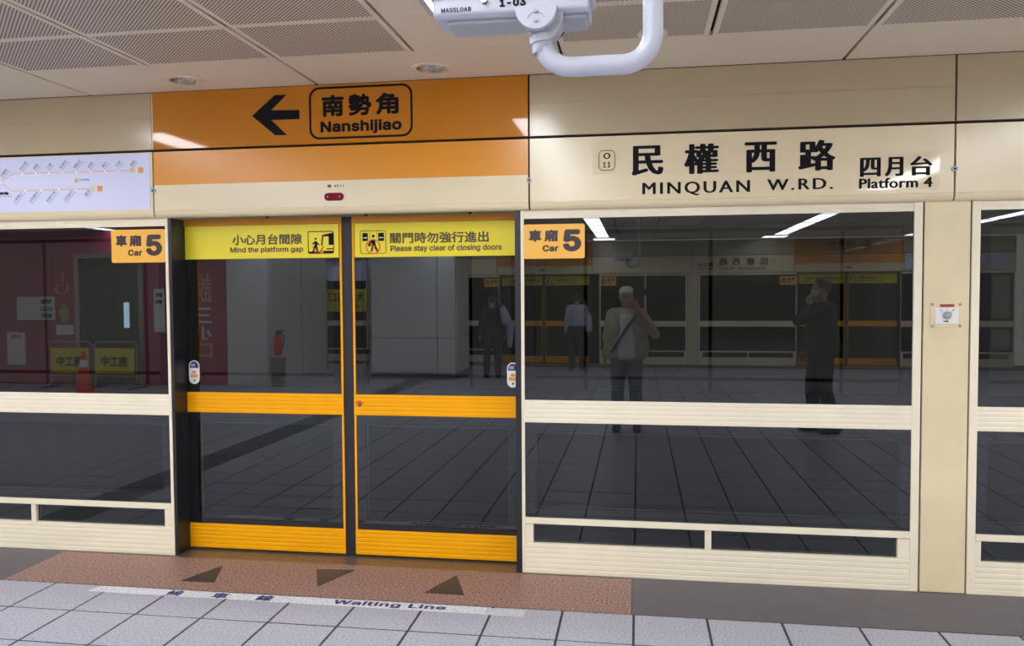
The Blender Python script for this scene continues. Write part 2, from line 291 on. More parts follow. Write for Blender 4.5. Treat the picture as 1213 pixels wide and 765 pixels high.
'g':(425,'207 -151 180 -149 156 -146 134 -140 114 -132 97 -122 82 -110 70 -97 59 -84 51 -69 101 -41 107 -49 114 -57 122 -66 131 -74 142 -82 154 -88 169 -93 187 -96 207 -97 236 -95 261 -87 282 -75 298 -58 308 -34 311 -6 311 68 306 68 301 60 294 51 287 41 277 32 266 23 252 16 236 10 217 6 195 5 165 7 138 14 113 27 90 43 71 65 55 90 43 120 36 154 34 191 36 229 43 263 55 293 71 320 90 342 112 361 138 374 166 382 196 384 218 383 237 379 253 373 267 365 279 356 288 346 296 336 302 327 308 319 313 319 313 379 372 379 372 -9 370 -40 363 -67 350 -90 334 -109 314 -124 291 -136 265 -144 237 -149|205 59 227 61 246 66 264 75 278 87 290 103 300 121 307 142 311 166 312 193 311 219 307 242 300 264 291 283 279 299 264 312 247 322 227 328 205 330 182 328 163 322 145 312 130 298 118 282 109 262 102 241 98 218 96 193 98 167 102 144 109 123 118 104 131 88 145 76 163 66 183 61'),
'h':(410,'114 227 114 0 53 0 53 509 114 509 114 287 102 287 116 319 132 344 152 362 175 374 200 382 227 384 252 383 275 377 295 369 313 356 328 340 341 321 350 298 355 271 357 240 357 0 296 0 296 235 293 263 286 286 273 304 256 318 235 326 210 329 192 328 176 324 161 317 147 308 136 297 126 283 119 266 115 248'),
'i':(167,'53 0 53 379 114 379 114 0|84 443 73 444 63 448 54 455 47 463 43 472 41 483 43 494 47 504 54 512 63 518 73 522 84 524 95 522 105 518 114 512 121 504 125 494 126 483 125 472 121 463 114 455 105 448 95 444'),
'j':(167,'53 379 114 379 114 -30 112 -52 108 -72 102 -90 92 -106 80 -119 65 -129 47 -137 27 -141 4 -143 -10 -143 -10 -87 2 -87 18 -85 31 -80 40 -72 47 -61 51 -46 53 -29|83 443 72 444 62 448 53 455 47 463 42 472 41 483 42 494 47 504 53 512 62 518 72 522 83 524 95 522 105 518 114 512 120 504 125 494 126 483 125 472 120 463 114 455 105 448 95 444'),
'l':(189,'139 -2 112 0 91 8 74 20 62 37 55 59 53 84 53 509 114 509 114 99 114 83 117 71 120 62 126 57 135 53 146 52 152 52 157 52 160 53 164 53 167 54 170 54 181 3 175 1 169 0 162 -1 154 -2 147 -2'),
'm':(610,'53 0 53 379 112 379 112 295 108 295 114 314 122 331 132 346 144 358 158 368 172 376 187 382 203 385 219 386 245 383 268 375 287 361 303 342 314 320 321 295 312 295 318 312 326 329 337 343 350 356 364 366 381 375 398 381 417 385 437 386 458 385 478 380 497 372 514 361 529 346 541 328 550 307 555 283 557 255 557 0 496 0 496 254 493 279 485 298 473 313 456 323 438 329 419 330 402 329 387 326 374 320 363 312 353 302 345 290 340 277 336 263 335 247 335 0 274 0 274 260 272 280 265 297 253 311 238 322 220 328 199 330 185 329 171 326 158 320 145 312 135 302 126 289 119 274 115 257 114 238 114 0'),
'n':(410,'114 227 114 0 53 0 53 379 112 379 112 287 102 287 116 319 132 344 152 362 175 374 200 382 227 384 252 383 275 377 295 369 313 356 328 340 341 321 350 298 355 271 357 240 357 0 296 0 296 235 293 263 286 286 273 304 256 318 235 326 210 329 192 328 176 324 161 317 147 308 136 297 126 283 119 266 115 248'),
'o':(415,'207 -8 174 -5 144 3 117 16 93 35 72 58 56 85 44 116 37 150 34 187 37 225 44 260 56 291 72 318 93 341 117 360 144 374 174 382 207 384 241 382 271 374 299 360 323 341 343 318 359 291 371 260 379 225 381 187 379 150 371 116 359 85 343 58 323 35 299 16 271 3 241 -5|207 46 231 49 252 55 270 66 285 80 298 97 307 117 314 139 318 163 319 187 318 212 314 236 307 258 298 278 285 296 270 310 252 321 231 328 207 330 184 328 163 321 145 310 130 296 118 278 108 258 102 236 98 212 96 187 98 163 102 139 108 117 118 97 130 80 145 66 163 55 184 49'),
'p':(424,'53 -143 53 379 112 379 112 319 118 319 123 327 130 336 137 346 147 355 158 364 171 373 188 379 207 383 229 384 259 382 287 374 313 361 335 342 354 320 370 293 381 261 388 227 390 189 388 151 381 116 370 84 355 57 336 34 313 16 288 3 260 -6 229 -8 208 -7 189 -3 173 4 159 12 147 21 138 31 130 41 124 50 118 59 114 59 114 -143|220 47 242 49 262 55 279 66 294 80 306 97 316 117 323 139 327 163 328 189 327 215 323 239 316 261 307 281 295 298 280 311 262 322 243 328 220 330 198 328 178 322 161 312 147 299 134 282 125 263 118 241 114 216 113 189 114 162 118 138 125 115 135 95 147 78 162 65 179 55 198 49'),
'r':(259,'53 0 53 379 112 379 112 321 115 321 124 339 137 354 152 367 171 377 191 383 213 385 218 385 223 385 229 384 235 384 240 384 243 384 243 322 241 323 236 324 230 324 223 325 215 326 207 326 190 324 174 321 159 315 146 306 135 296 126 284 119 269 115 254 114 237 114 0'),
's':(365,'182 -8 157 -7 133 -3 112 3 93 12 76 24 62 38 50 54 41 73 36 94 94 107 101 87 111 72 124 60 141 52 160 47 181 45 206 47 227 53 244 62 258 74 265 88 268 103 266 115 262 126 254 136 243 144 229 150 212 155 149 170 118 180 92 192 72 208 58 227 50 249 47 274 49 295 55 314 65 332 79 347 95 360 115 370 137 378 161 383 187 384 212 383 234 379 254 372 271 363 286 352 299 339 309 324 318 308 324 290 268 277 262 291 254 304 243 316 228 325 210 331 187 333 166 331 147 326 131 317 119 305 111 292 109 277 110 264 115 253 124 243 136 235 152 229 172 223 229 209 261 200 287 187 306 171 320 153 328 131 331 107 329 85 323 65 312 47 298 31 281 18 260 6 236 -2 210 -7'),
't':(227,'204 379 204 327 6 327 6 379|65 471 126 471 126 98 127 83 130 70 136 61 144 55 156 51 170 50 175 50 180 50 185 51 191 52 197 53 202 54 213 2 207 0 200 -2 192 -3 184 -3 176 -4 168 -4 138 -1 113 7 92 21 77 41 68 64 65 93'),
'y':(389,'47 -139 61 -86 71 -87 83 -89 94 -90 104 -89 113 -86 122 -81 130 -74 138 -64 145 -51 151 -36 163 -1 17 379 84 379 165 155 173 132 180 109 187 87 193 64 199 42 206 21 184 21 190 42 196 64 202 87 209 110 216 132 224 155 305 379 371 379 204 -58 196 -77 187 -93 177 -107 165 -119 153 -128 139 -136 125 -141 109 -144 91 -145 82 -145 73 -144 65 -143 57 -142 52 -140'),
}
_cache = {}
def glyph_curve_mesh(contours):
    cu = bpy.data.curves.new('g', 'CURVE'); cu.dimensions = '2D'; cu.fill_mode = 'FRONT'
    for c in contours:
        v = [int(t) for t in c.split()]; s = cu.splines.new('POLY'); s.points.add(len(v)//2-1); s.use_cyclic_u = True
        for i in range(len(v)//2): s.points[i].co = (v[2*i]/1000, v[2*i+1]/1000, 0, 1)
    return curve_mesh(cu)
def curve_mesh(cu):
    o = bpy.data.objects.new('g', cu); COL.objects.link(o)
    bpy.context.view_layer.update()
    dg = bpy.context.evaluated_depsgraph_get(); me = bpy.data.meshes.new_from_object(o.evaluated_get(dg))
    r = ([(v.co.x, v.co.y) for v in me.vertices], [tuple(p.vertices) for p in me.polygons])
    bpy.data.objects.remove(o); bpy.data.meshes.remove(me); bpy.data.curves.remove(cu)
    return r
def outline(s, font, spacing=0, res=3):
    """flat triangulated text: (verts, faces)"""
    key = (s, font, spacing)
    if key in _cache: return _cache[key]
    if font == 'sans':
        V, F, x = [], [], 0
        for ch in s:
            if ch == ' ': x += .20+spacing; continue
            if ('g', ch) not in _cache: _cache[('g', ch)] = glyph_curve_mesh(GLYPHS[ch][1].split('|'))
            gv, gf = _cache[('g', ch)]; n = len(V)
            V += [(a+x, b) for a, b in gv]; F += [tuple(i+n for i in f) for f in gf]; x += GLYPHS[ch][0]/1000+spacing
    else:
        cu = bpy.data.curves.new('t', 'FONT'); cu.body = s; cu.resolution_u = res; cu.space_character = 1+spacing
        V, F = curve_mesh(cu)
    _cache[key] = (V, F); return V, F
def text_into(bm, s, x0, x1, z0, z1, y, font='cjk', bold=(0, 0), spacing=0, frame=None):
    """fit s to the box; bold = growth of the strokes in metres along x and z (copies shifted sideways)"""
    V, F = outline(s, font, spacing)
    ax = [v[0] for v in V]; az = [v[1] for v in V]
    mx, Mx, mz, Mz = min(ax), max(ax), min(az), max(az)
    bx, bz = bold; sx = (x1-x0-2*bx)/(Mx-mx); sz = (z1-z0-2*bz)/(Mz-mz)
    sh = [(0, 0)]
    if bx or bz:
        k = 8; sh = [(bx*math.cos(2*PI*i/k), bz*math.sin(2*PI*i/k)) for i in range(k)] + [(0, 0)]
    for i, (dx, dz) in enumerate(sh):
        yy = y - i*.00003
        vs = []
        for a, b in V:
            X, Z = x0+bx+(a-mx)*sx+dx, z0+bz+(b-mz)*sz+dz
            vs.append(bm.verts.new(frame(X, Z, yy) if frame else (X, yy, Z)))
        for f in F:
            try: bm.faces.new([vs[j] for j in f])
            except ValueError: pass
def letter(parent, items, y, m='ink', name='lettering', frame=None, label=None):
    bm = bmesh.new()
    for it in items:
        it = dict(it); text_into(bm, it['s'], *it['b'], y, it.get('f', 'cjk'), it.get('w', (0, 0)), it.get('sp', 0), frame)
    # keep the flat face winding of the glyphs, no recalculation needed for flat print
    pb = base(parent); bmesh.ops.translate(bm, verts=bm.verts, vec=-pb)
    me = bpy.data.meshes.new(name); bm.to_mesh(me); bm.free(); me.materials.append(MAT[m])
    o = bpy.data.objects.new(name, me); COL.objects.link(o); o.parent = parent
    if label: o['label'] = label
    return o

# ================================================================ the setting
TP, TX0 = .3509, -3.1787
ROWS = [-.5173, -.8575]
while ROWS[-1] > -13.1: ROWS.append(ROWS[-1]-TP)
floor = pbox('floor', (-13, 9, -14.4, .14, -.2, -.0025), 'grout'); tag(floor, 'station platform floor of pale square tiles with a granite edge strip', kind='structure')
# edge strips of both platform sides
def fpart(name, pts, m, z1=0, z0=-.02, parent=floor, label=None):
    bm = bmesh.new(); zpoly(bm, pts, z0, z1); o = put(name, bm, m, parent)
    if label: o['label'] = label
    return o
rect = lambda a, b, c, d: [(a, c), (b, c), (b, d), (a, d)]
for k, (sx, sy) in enumerate(((1, 0), (-1, -13.9))):
    T = (lambda x, y: (x, y)) if k == 0 else (lambda x, y: (2.78-x, -13.9-y))
    def R(a, b, c, d): return [T(a, c), T(b, c), T(b, d), T(a, d)] if k == 0 else [T(b, d), T(a, d), T(a, c), T(b, c)]
    fpart('granite_strip', R(-3.515, -.034, -.514, -.028), 'granite', label='speckled reddish granite' if k == 0 else None)
    fpart('edge_slab', R(-9.0 if k else -12, -3.518, -.514, .1), 'slab_grey')
    fpart('edge_slab', R(-.031, 3.02, -.514, .1), 'slab_grey')
    fpart('edge_slab', R(3.02, 6.5, -.514, .1), 'granite')
    fpart('door_sill', R(-3.515, -.034, -.020, .30 if k == 0 else .1), 'sill_metal')
    fpart('sill_edge', R(-2.78, -.65, -.028, -.020), 'steel', .001)
def tile_mesh(w, d, m):
    bm = bmesh.new(); g = .006
    a = [(-w/2+g, -d/2+g), (w/2-g, -d/2+g), (w/2-g, d/2-g), (-w/2+g, d/2-g)]
    lo = [bm.verts.new((x, y, -.02)) for x, y in a]; mi = [bm.verts.new((x, y, -.0015)) for x, y in a]
    tp = [bm.verts.new((x*(1-2*.0015/w), y*(1-2*.0015/d), 0)) for x, y in a]
    for A, B in ((lo, mi), (mi, tp)):
        for i in range(4): bm.faces.new((A[i], A[(i+1) % 4], B[(i+1) % 4], B[i]))
    bm.faces.new(tp)
    me = bpy.data.meshes.new('tile'); bm.to_mesh(me); bm.free(); me.materials.append(MAT[m]); return me
tiles_rest = {'tile_grey': bmesh.new(), 'tile_dark': bmesh.new()}
meshes = {}
ntile = 0
for r in range(len(ROWS)-1):
    y1, y0 = ROWS[r], ROWS[r+1]; d = y1-y0
    for i in range(-27, 34):
        x0 = TX0+i*TP; dark = (i == -3)
        m = 'tile_dark' if dark else 'tile_grey'
        if -5 <= i < 19 and r < 12:
            key = (round(d, 3), m)
            if key not in meshes: meshes[key] = tile_mesh(TP, d, m)
            o = bpy.data.objects.new('tile', meshes[key]); COL.objects.link(o); o.parent = floor
            o.location = (x0+TP/2, (y0+y1)/2, random.uniform(-.0008, .0004)); o.rotation_euler = (random.uniform(-.0015, .0015), random.uniform(-.0015, .0015), 0); ntile += 1
        else:
            g = .006; zpoly(tiles_rest[m], rect(x0+g, x0+TP-g, y0+g, y1-g), -.02, 0)
for m, bm in tiles_rest.items():
    o = put('tile_field', bm, m, floor); o['kind'] = 'stuff'

# ceiling
HC = 2.78; CP = .7145; CX0 = -.3815
ceiling = pbox('ceiling', (-13, 9, -14.4, .3, HC+.06, HC+.2), 'black_gap'); tag(ceiling, 'suspended metal panel ceiling', kind='structure')
STRIPS = [-9.28, -6.42, -3.565, -.725, 2.83, 5.69]
def cpanel(x0, x1, y0, y1, m, hole=None):
    gx = .008; gy = .0015; cx, cy = (x0+x1)/2, (y0+y1)/2; key = (round(x1-x0, 3), round(y1-y0, 3), m, hole is not None)
    if key not in meshes:
        cu = bpy.data.curves.new('c', 'CURVE'); cu.dimensions = '2D'; cu.fill_mode = 'BOTH'; cu.extrude = .011
        W, D = (x1-x0)/2-gx, (y1-y0)/2-gy
        s = cu.splines.new('POLY'); s.points.add(3); s.use_cyclic_u = True
        for p, q in zip(s.points, ((-W, -D), (W, -D), (W, D), (-W, D))): p.co = (*q, 0, 1)
        if hole:
            s = cu.splines.new('POLY'); s.points.add(31); s.use_cyclic_u = True
            for k, p in enumerate(s.points): p.co = (hole[0]-cx+hole[2]*math.cos(k*PI/16), hole[1]-cy+hole[2]*math.sin(k*PI/16), 0, 1)
        t = bpy.data.objects.new('t', cu); COL.objects.link(t); bpy.context.view_layer.update()
        me = bpy.data.meshes.new_from_object(t.evaluated_get(bpy.context.evaluated_depsgraph_get())); bpy.data.objects.remove(t)
        me.materials.clear(); me.materials.append(MAT[m]); meshes[key] = me
    o = bpy.data.objects.new('perforated_panel' if m == 'ceiling_perforated' else 'ceiling_panel', meshes[key]); COL.objects.link(o)
    o.parent = ceiling; o.location = (cx, cy, HC+.012)
for k in range(-7, 5):                                   # first plain row, double-width panels
    x0 = CX0+k*2*CP; c = (x0+CP, -.258, .094) if k in (-2, -1) else None
    cpanel(x0, x0+2*CP, -.57, -.043, 'ceiling_plain', c)
yy = [-.57, -1.066]
while yy[-1] > -13.3: yy.append(yy[-1]-.5)
cpb = {'ceiling_plain': bmesh.new(), 'ceiling_perforated': bmesh.new()}
for r in range(len(yy)-1):
    for i in range(-17, 13):
        x0 = CX0+i*CP; c = x0+CP/2
        plain = any(abs(c-s) < CP*.6 for s in STRIPS)
        if x0 < -3.3 and r > 2 or x0 < -6 or x0 > 3.3 or r > 7:
            pass
        m = 'ceiling_plain' if plain else 'ceiling_perforated'
        if r < 10 and -6 <= i <= 4: cpanel(x0, x0+CP, yy[r+1], yy[r], m)
        else: zpoly(cpb['ceiling_plain'], rect(x0+.008, x0+CP-.008, yy[r+1]+.0015, yy[r]-.0015), HC, HC+.02)
cpb['ceiling_perforated'].free()
o = put('ceiling_field', cpb['ceiling_plain'], 'ceiling_plain', ceiling); o['kind'] = 'stuff'

# ceiling strip lights: nine luminaires in each row, end to end
names = {-9.28: 'far left', -6.42: 'left', -3.565: 'left of the arrow sign', -.725: 'behind the white ceiling camera', 2.83: 'right of the camera', 5.69: 'far right'}
HOUS = {}
for s in STRIPS:
    y = -1.075; n = 0
    while y > -12.4:
        L = 1.42
        if 'lum' not in HOUS:
            t = empty('strip_light', (s, y-L/2, HC)); bm = bmesh.new()
            ring(bm, rect(s-.15, s+.15, y-L, y), rect(s-.125, s+.125, y-L+.02, y-.02), HC-.012, HC, 'z'); put('frame', bm, 'white_plastic', t)
            bm = bmesh.new(); zpoly(bm, rect(s-.125, s+.125, y-L+.02, y-.02), HC-.006, HC-.001); put('diffuser', bm, 'lamp_white', t)
            HOUS['lum'] = t
        else:
            t = HOUS['lum'].copy(); COL.objects.link(t); t.location = (s, y-L/2, HC)
            for ch in list(HOUS['lum'].children): c = ch.copy(); COL.objects.link(c); c.parent = t
        n += 1
        tag(t, 'white strip light in the ceiling row %s, %s' % (names[s], ['nearest the doors', 'second from the doors', 'third from the doors', 'fourth from the doors', 'fifth from the doors', 'sixth from the doors', 'seventh from the doors', 'farthest from the doors'][min(n-1, 7)]), 'light', 'ceiling strip lights')
        y -= L+.01

for s in STRIPS[1:]:
    t = empty('end_lamp', (s, -13.1, HC), 'short wide lamp closing the ceiling light row, ' + names[s], 'light', 'short lamps at the far end of the ceiling')
    pbox('frame', (s-.26, s+.26, -13.36, -12.84, HC-.004, HC), 'white_plastic', t); pbox('diffuser', (s-.23, s+.23, -13.33, -12.87, HC-.008, HC-.004), 'lamp_white', t)

# trackside behind the glass
tw = empty('wall_trackside', (-1, 3.75, 0), 'dim grey panelled wall across the track', None, kind='structure')
JX = [-9.1, -7.87, -6.63, -5.39, -3.95, -2.84, -1.72, -.53, .71, 1.95, 3.17, 4.4, 5.6]
bm = bmesh.new(); box(bm, -12, 9, 3.78, 3.9, -1.2, 3.1); put('backing', bm, 'tunnel_dark', tw)
for a, b in zip(JX, JX[1:]):
    for z0, z1 in ((.40, .685), (.725, 2.165), (2.205, 3.0)):
        bm = bmesh.new(); box(bm, a+.020, b-.020, 3.72, 3.78, z0, z1); put('wall_panel', bm, 'tunnel_panel', tw)
tl = empty('tunnel_fill', (-1, .55, 2.96), 'tube lamp row hidden inside the tunnel above the doors', 'light')  # added fill light, out of view, to brighten the wall across the track
for x in (-8, -5, -2, 1, 4, 7):
    pbox('tube', (x-.7, x+.7, .50, .56, 2.93, 2.99), 'tunnel_fill', tl)
tag(pbox('trackbed', (-13, 9, .36, 3.78, -1.3, -1.1), 'tunnel_dark'), 'dark track bed below the platform edge', kind='structure')
tag(pbox('tunnel_ceiling', (-13, 9, .3, 3.9, 3.05, 3.2), 'tunnel_dark'), 'dark tunnel soffit', kind='structure')
bm = bmesh.new(); box(bm, -13, 9, .30, .36, -1.2, -.02); tag(put('platform_wall', bm, 'tunnel_dark'), 'dark platform edge face', kind='structure')

for x, s in ((-12.9, 'left'), (8.9, 'right')):  # unseen blockers, added to keep world light out of the open tunnel
    tag(pbox('tunnel_light_block_'+s, (x-.1, x+.1, .36, 3.78, -1.1, 3.05), 'tunnel_dark'), 'dark tunnel end on the '+s, kind='structure')

# ================================================================ header above the doors
HY = -.04
def header(x0, x1, upper, lower, label, cat='panel', crease=True, group=None):
    t = empty('header_panel', ((x0+x1)/2, 0, 2.045), label, cat, group)
    g = .005
    bm = bmesh.new()
    if crease:
        box(bm, x0+g, x1-g, HY, 0, 2.447, 2.622); box(bm, x0+g, x1-g, HY, 0, 2.6245, 2.7785); box(bm, x0+g, x1-g, HY+.002, 0, 2.62, 2.63)
    else: box(bm, x0+g, x1-g, HY-.002, 0, 2.447, 2.7785)
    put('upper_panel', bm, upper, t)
    # lower panel: flat face, shallow crease, rounded nose turned back under
    prof = [(0, 2.432), (HY, 2.432), (HY, 2.088), (HY+.002, 2.086), (HY+.002, 2.083), (HY, 2.081), (HY+.001, 2.070), (HY+.005, 2.060), (HY+.012, 2.051), (HY+.022, 2.046), (HY+.04, 2.044)]
    bm = bmesh.new(); prism(bm, prof, x0+g, x1-g); put('lower_panel', bm, 'cream_header', t)
    if lower:
        bm = bmesh.new(); box(bm, x0+g, x1-g, HY-.0012, HY+.001, 2.236, 2.4315); put('orange_band', bm, lower, t)
    pbox('backing', (x0, x1, 0.0, .03, 2.05, 2.78), 'black_gap', t)
    return t
def hinge_screw(x, lab):
    t = empty('panel_lock', (x, HY, 2.205), lab, 'lock', 'round locks on the header joints')
    bm = bmesh.new(); disc(bm, (x, 2.205), .015, HY-.008, HY, 16); put('rim', bm, 'grey_plastic', t)
    bm = bmesh.new(); disc(bm, (x, 2.205), .006, HY-.010, HY-.006, 10); put('keyhole', bm, 'black_gap', t)
    return t
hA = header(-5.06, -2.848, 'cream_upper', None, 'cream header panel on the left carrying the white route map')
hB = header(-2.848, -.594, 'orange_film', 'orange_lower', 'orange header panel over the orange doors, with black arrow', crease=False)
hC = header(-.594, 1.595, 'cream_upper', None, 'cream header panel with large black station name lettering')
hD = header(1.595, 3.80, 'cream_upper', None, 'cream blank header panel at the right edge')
hE = header(3.80, 6.05, 'orange_film', 'orange_lower', 'orange header panel beyond the right edge of the view', crease=False)
pbox('edge_strip', (-2.848, -2.842, HY-.003, HY-.001, 2.447, 2.775), 'cream_header', hB)
locks = [hinge_screw(x, l) for x, l in ((-2.848, 'round lock on the joint left of the orange header'), (-.594, 'round lock on the joint right of the orange header'), (1.592, 'round lock on the joint above the key switch pillar'))]

# arrow, framed destination
bm = bmesh.new()
poly(bm, [(-2.213, 2.620), (-2.073, 2.504), (-2.0, 2.502), (-2.094, 2.592), (-1.923, 2.591), (-1.923, 2.643), (-2.094, 2.648), (-2.0, 2.733), (-2.071, 2.733)], HY-.0035, HY-.002)
put('arrow', bm, 'ink', hB)
bm = bmesh.new(); ring(bm, rrect(-1.864, -1.252, 2.470, 2.766, .06), rrect(-1.852, -1.264, 2.482, 2.754, .05), HY-.0035, HY-.002); put('name_frame', bm, 'ink', hB)
def CH(s, xs, z0, z1, w, **k): return [dict(s=c, b=(a, b, z0, z1), w=w, **k) for c, (a, b) in zip(s, xs)]
letter(hB, CH('南勢角', [(-1.788, -1.655), (-1.628, -1.492), (-1.467, -1.332)], 2.597, 2.719, (.0055, .005)) +
       [dict(s='Nanshijiao', b=(-1.797, -1.316, 2.494, 2.573), f='sans', w=(.0045, .004), sp=.012)], HY-.0035)
letter(hB, [dict(s='號', b=(-1.762, -1.738, 2.195, 2.213), w=(.0006, .0006)), dict(s='4511', b=(-1.722, -1.665, 2.197, 2.211), w=(.0006, .0006), sp=.3)], HY-.0015, name='number_lettering')
t = empty('indicator_lamp', (-1.7215, HY, 2.142), 'small red oval indicator lamp on the cream strip above the doors', 'lamp')
bm = bmesh.new(); poly(bm, rrect(-1.779, -1.664, 2.120, 2.164, .0215), HY-.012, HY); put('lens', bm, 'red_lens', t, bevel=.004)
for x in (-1.757, -1.686):
    bm = bmesh.new(); disc(bm, (x, 2.142), .004, HY-.0135, HY-.011, 8); put('screw', bm, 'steel', t)
lamp = t
# station name
PX = HY-.0015
letter(hC, CH('民權西路', [(-.036, .135), (.243, .424), (.556, .720), (.828, 1.016)], 2.215, 2.374, (.0085, .0022)) +
       [dict(s='MINQUAN', b=(.022, .585, 2.101, 2.176), w=(.0028, .0004), sp=.24), dict(s='W.RD.', b=(.672, 1.004, 2.118, 2.176), w=(.0028, .0004), sp=.24)], PX, name='station_name')
bm = bmesh.new(); box(bm, -.243, -.098, HY-.0008, HY, 2.225, 2.382); put('number_film', bm, 'clear_film', hC)
bm = bmesh.new(); ring(bm, rrect(-.212, -.123, 2.246, 2.356, .024), rrect(-.2085, -.1265, 2.2495, 2.3525, .0205), HY-.0016, HY-.0006); put('number_frame', bm, 'ink', hC)
letter(hC, [dict(s='O', b=(-.187, -.148, 2.309, 2.342), w=(.002, .0006)), dict(s='1', b=(-.188, -.173, 2.263, 2.293), f='sans', w=(.0015, .0006)), dict(s='1', b=(-.164, -.149, 2.263, 2.293), f='sans', w=(.0015, .0006))], PX, name='station_number')
bm = bmesh.new(); box(bm, 1.118, 1.521, HY-.0010, HY, 2.107, 2.302); put('platform_film', bm, 'clear_film', hC)
letter(hC, CH('四月台', [(1.135, 1.237), (1.256, 1.347), (1.378, 1.488)], 2.176, 2.274, (.0055, .0016)) +
       [dict(s='Platform 4', b=(1.131, 1.488, 2.115, 2.168), w=(.0030, .0012), sp=.05)], HY-.0018, name='platform_name')
# route map
bm = bmesh.new(); box(bm, -4.93, -2.868, HY-.003, HY+.001, 2.096, 2.426); put('route_map', bm, 'map_sheet', hA)
MY = HY-.0036; bm = bmesh.new()
def seg(bm, a, b, wd=.0035):
    a, b = Vector(a), Vector(b); d = (b-a).normalized(); n = Vector((-d.y, d.x))*wd
    poly(bm, [tuple(a-n), tuple(b-n), tuple(b+n), tuple(a+n)], MY, MY+.0006)
seg(bm, (-4.85, 2.280), (-3.862, 2.280)); seg(bm, (-3.85, 2.287), (-3.78, 2.331)); seg(bm, (-3.78, 2.331), (-2.99, 2.328)); seg(bm, (-3.85, 2.273), (-3.785, 2.227)); seg(bm, (-3.785, 2.227), (-3.25, 2.226))
put('route_line', bm, 'map_line', hA)
TOP = [(-3.716, '台北橋'), (-3.622, '菜寮'), (-3.532, '三重'), (-3.445, '先嗇宮'), (-3.35, '頭前庄'), (-3.255, '新莊'), (-3.162, '輔大'), (-3.072, '丹鳳'), (-2.978, '迴龍')]
BOT = [(-3.697, '三重國小'), (-3.589, '三和國中'), (-3.471, '徐匯中學'), (-3.356, '三民高中'), (-3.242, '蘆洲')]
LEFTS = [(-3.86, '大橋頭'), (-3.96, '民權西路'), (-4.06, '中山國小'), (-4.16, '行天宮'), (-4.26, '松江南京'), (-4.36, '忠孝新生'), (-4.46, '東門'), (-4.56, '古亭'), (-4.66, '頂溪'), (-4.76, '永安市場'), (-4.85, '景安')]
bm = bmesh.new()
for x, s in TOP[:-1]: disc(bm, (x, 2.329), .007, MY-.0006, MY, 10)
for x, s in BOT[:-1]: disc(bm, (x, 2.2265), .007, MY-.0006, MY, 10)
for x, s in LEFTS: disc(bm, (x, 2.280), .007, MY-.0006, MY, 10)
put('station_dots', bm, 'white_label', hA)['kind'] = 'stuff'
bm = bmesh.new(); poly(bm, rrect(-2.942, -2.908, 2.311, 2.345, .006), MY-.0006, MY); poly(bm, rrect(-3.212, -3.178, 2.209, 2.243, .006), MY-.0006, MY); put('terminus_mark', bm, 'map_orange', hA)['kind'] = 'stuff'
bm = bmesh.new(); poly(bm, rrect(-2.993, -2.963, 2.313, 2.343, .006), MY-.0006, MY); poly(bm, rrect(-3.257, -3.228, 2.212, 2.241, .006), MY-.0006, MY); poly(bm, rrect(-3.362, -3.336, 2.263, 2.289, .004), MY-.0006, MY); put('interchange_mark', bm, 'map_gold', hA)['kind'] = 'stuff'
bm = bmesh.new()
def diag(s, x, z, up):
    a = math.radians(46); c, q = math.cos(a), math.sin(a); L = .021*len(s); o0 = 0 if up else -L
    fr = lambda X, Z, Y: (x+X*c-Z*q, Y, z+X*q+Z*c)
    text_into(bm, s, o0, o0+L, .006, .026, MY-.0004, 'cjk', (.0008, .0008), 0, fr)
    b = [fr(o0+u, v, MY-.0004) for u, v in ((0, -.005), (L*1.15, -.005), (L*1.15, -.001), (0, -.001))]
    bm.faces.new([bm.verts.new(p) for p in b])
for x, s in TOP: diag(s, x-.002, 2.343, True)
for x, s in BOT: diag(s, x-.012, 2.205, False)
for x, s in LEFTS[:1]: diag(s, x+.008, 2.303, True)
for x, s in LEFTS[2:]: diag(s, x, 2.294, True)
text_into(bm, '新北產業園區', -3.33, -3.262, 2.275, 2.287, MY, 'cjk', (.0005, .0005))
put('map_lettering', bm, 'map_grey', hA)
letter(hA, [dict(s='民權西路', b=(-3.935, -3.81, 2.203, 2.222), w=(.0015, .0015)), dict(s='Minquan W. Rd.', b=(-3.93, -3.79, 2.187, 2.199))], MY, name='map_station')

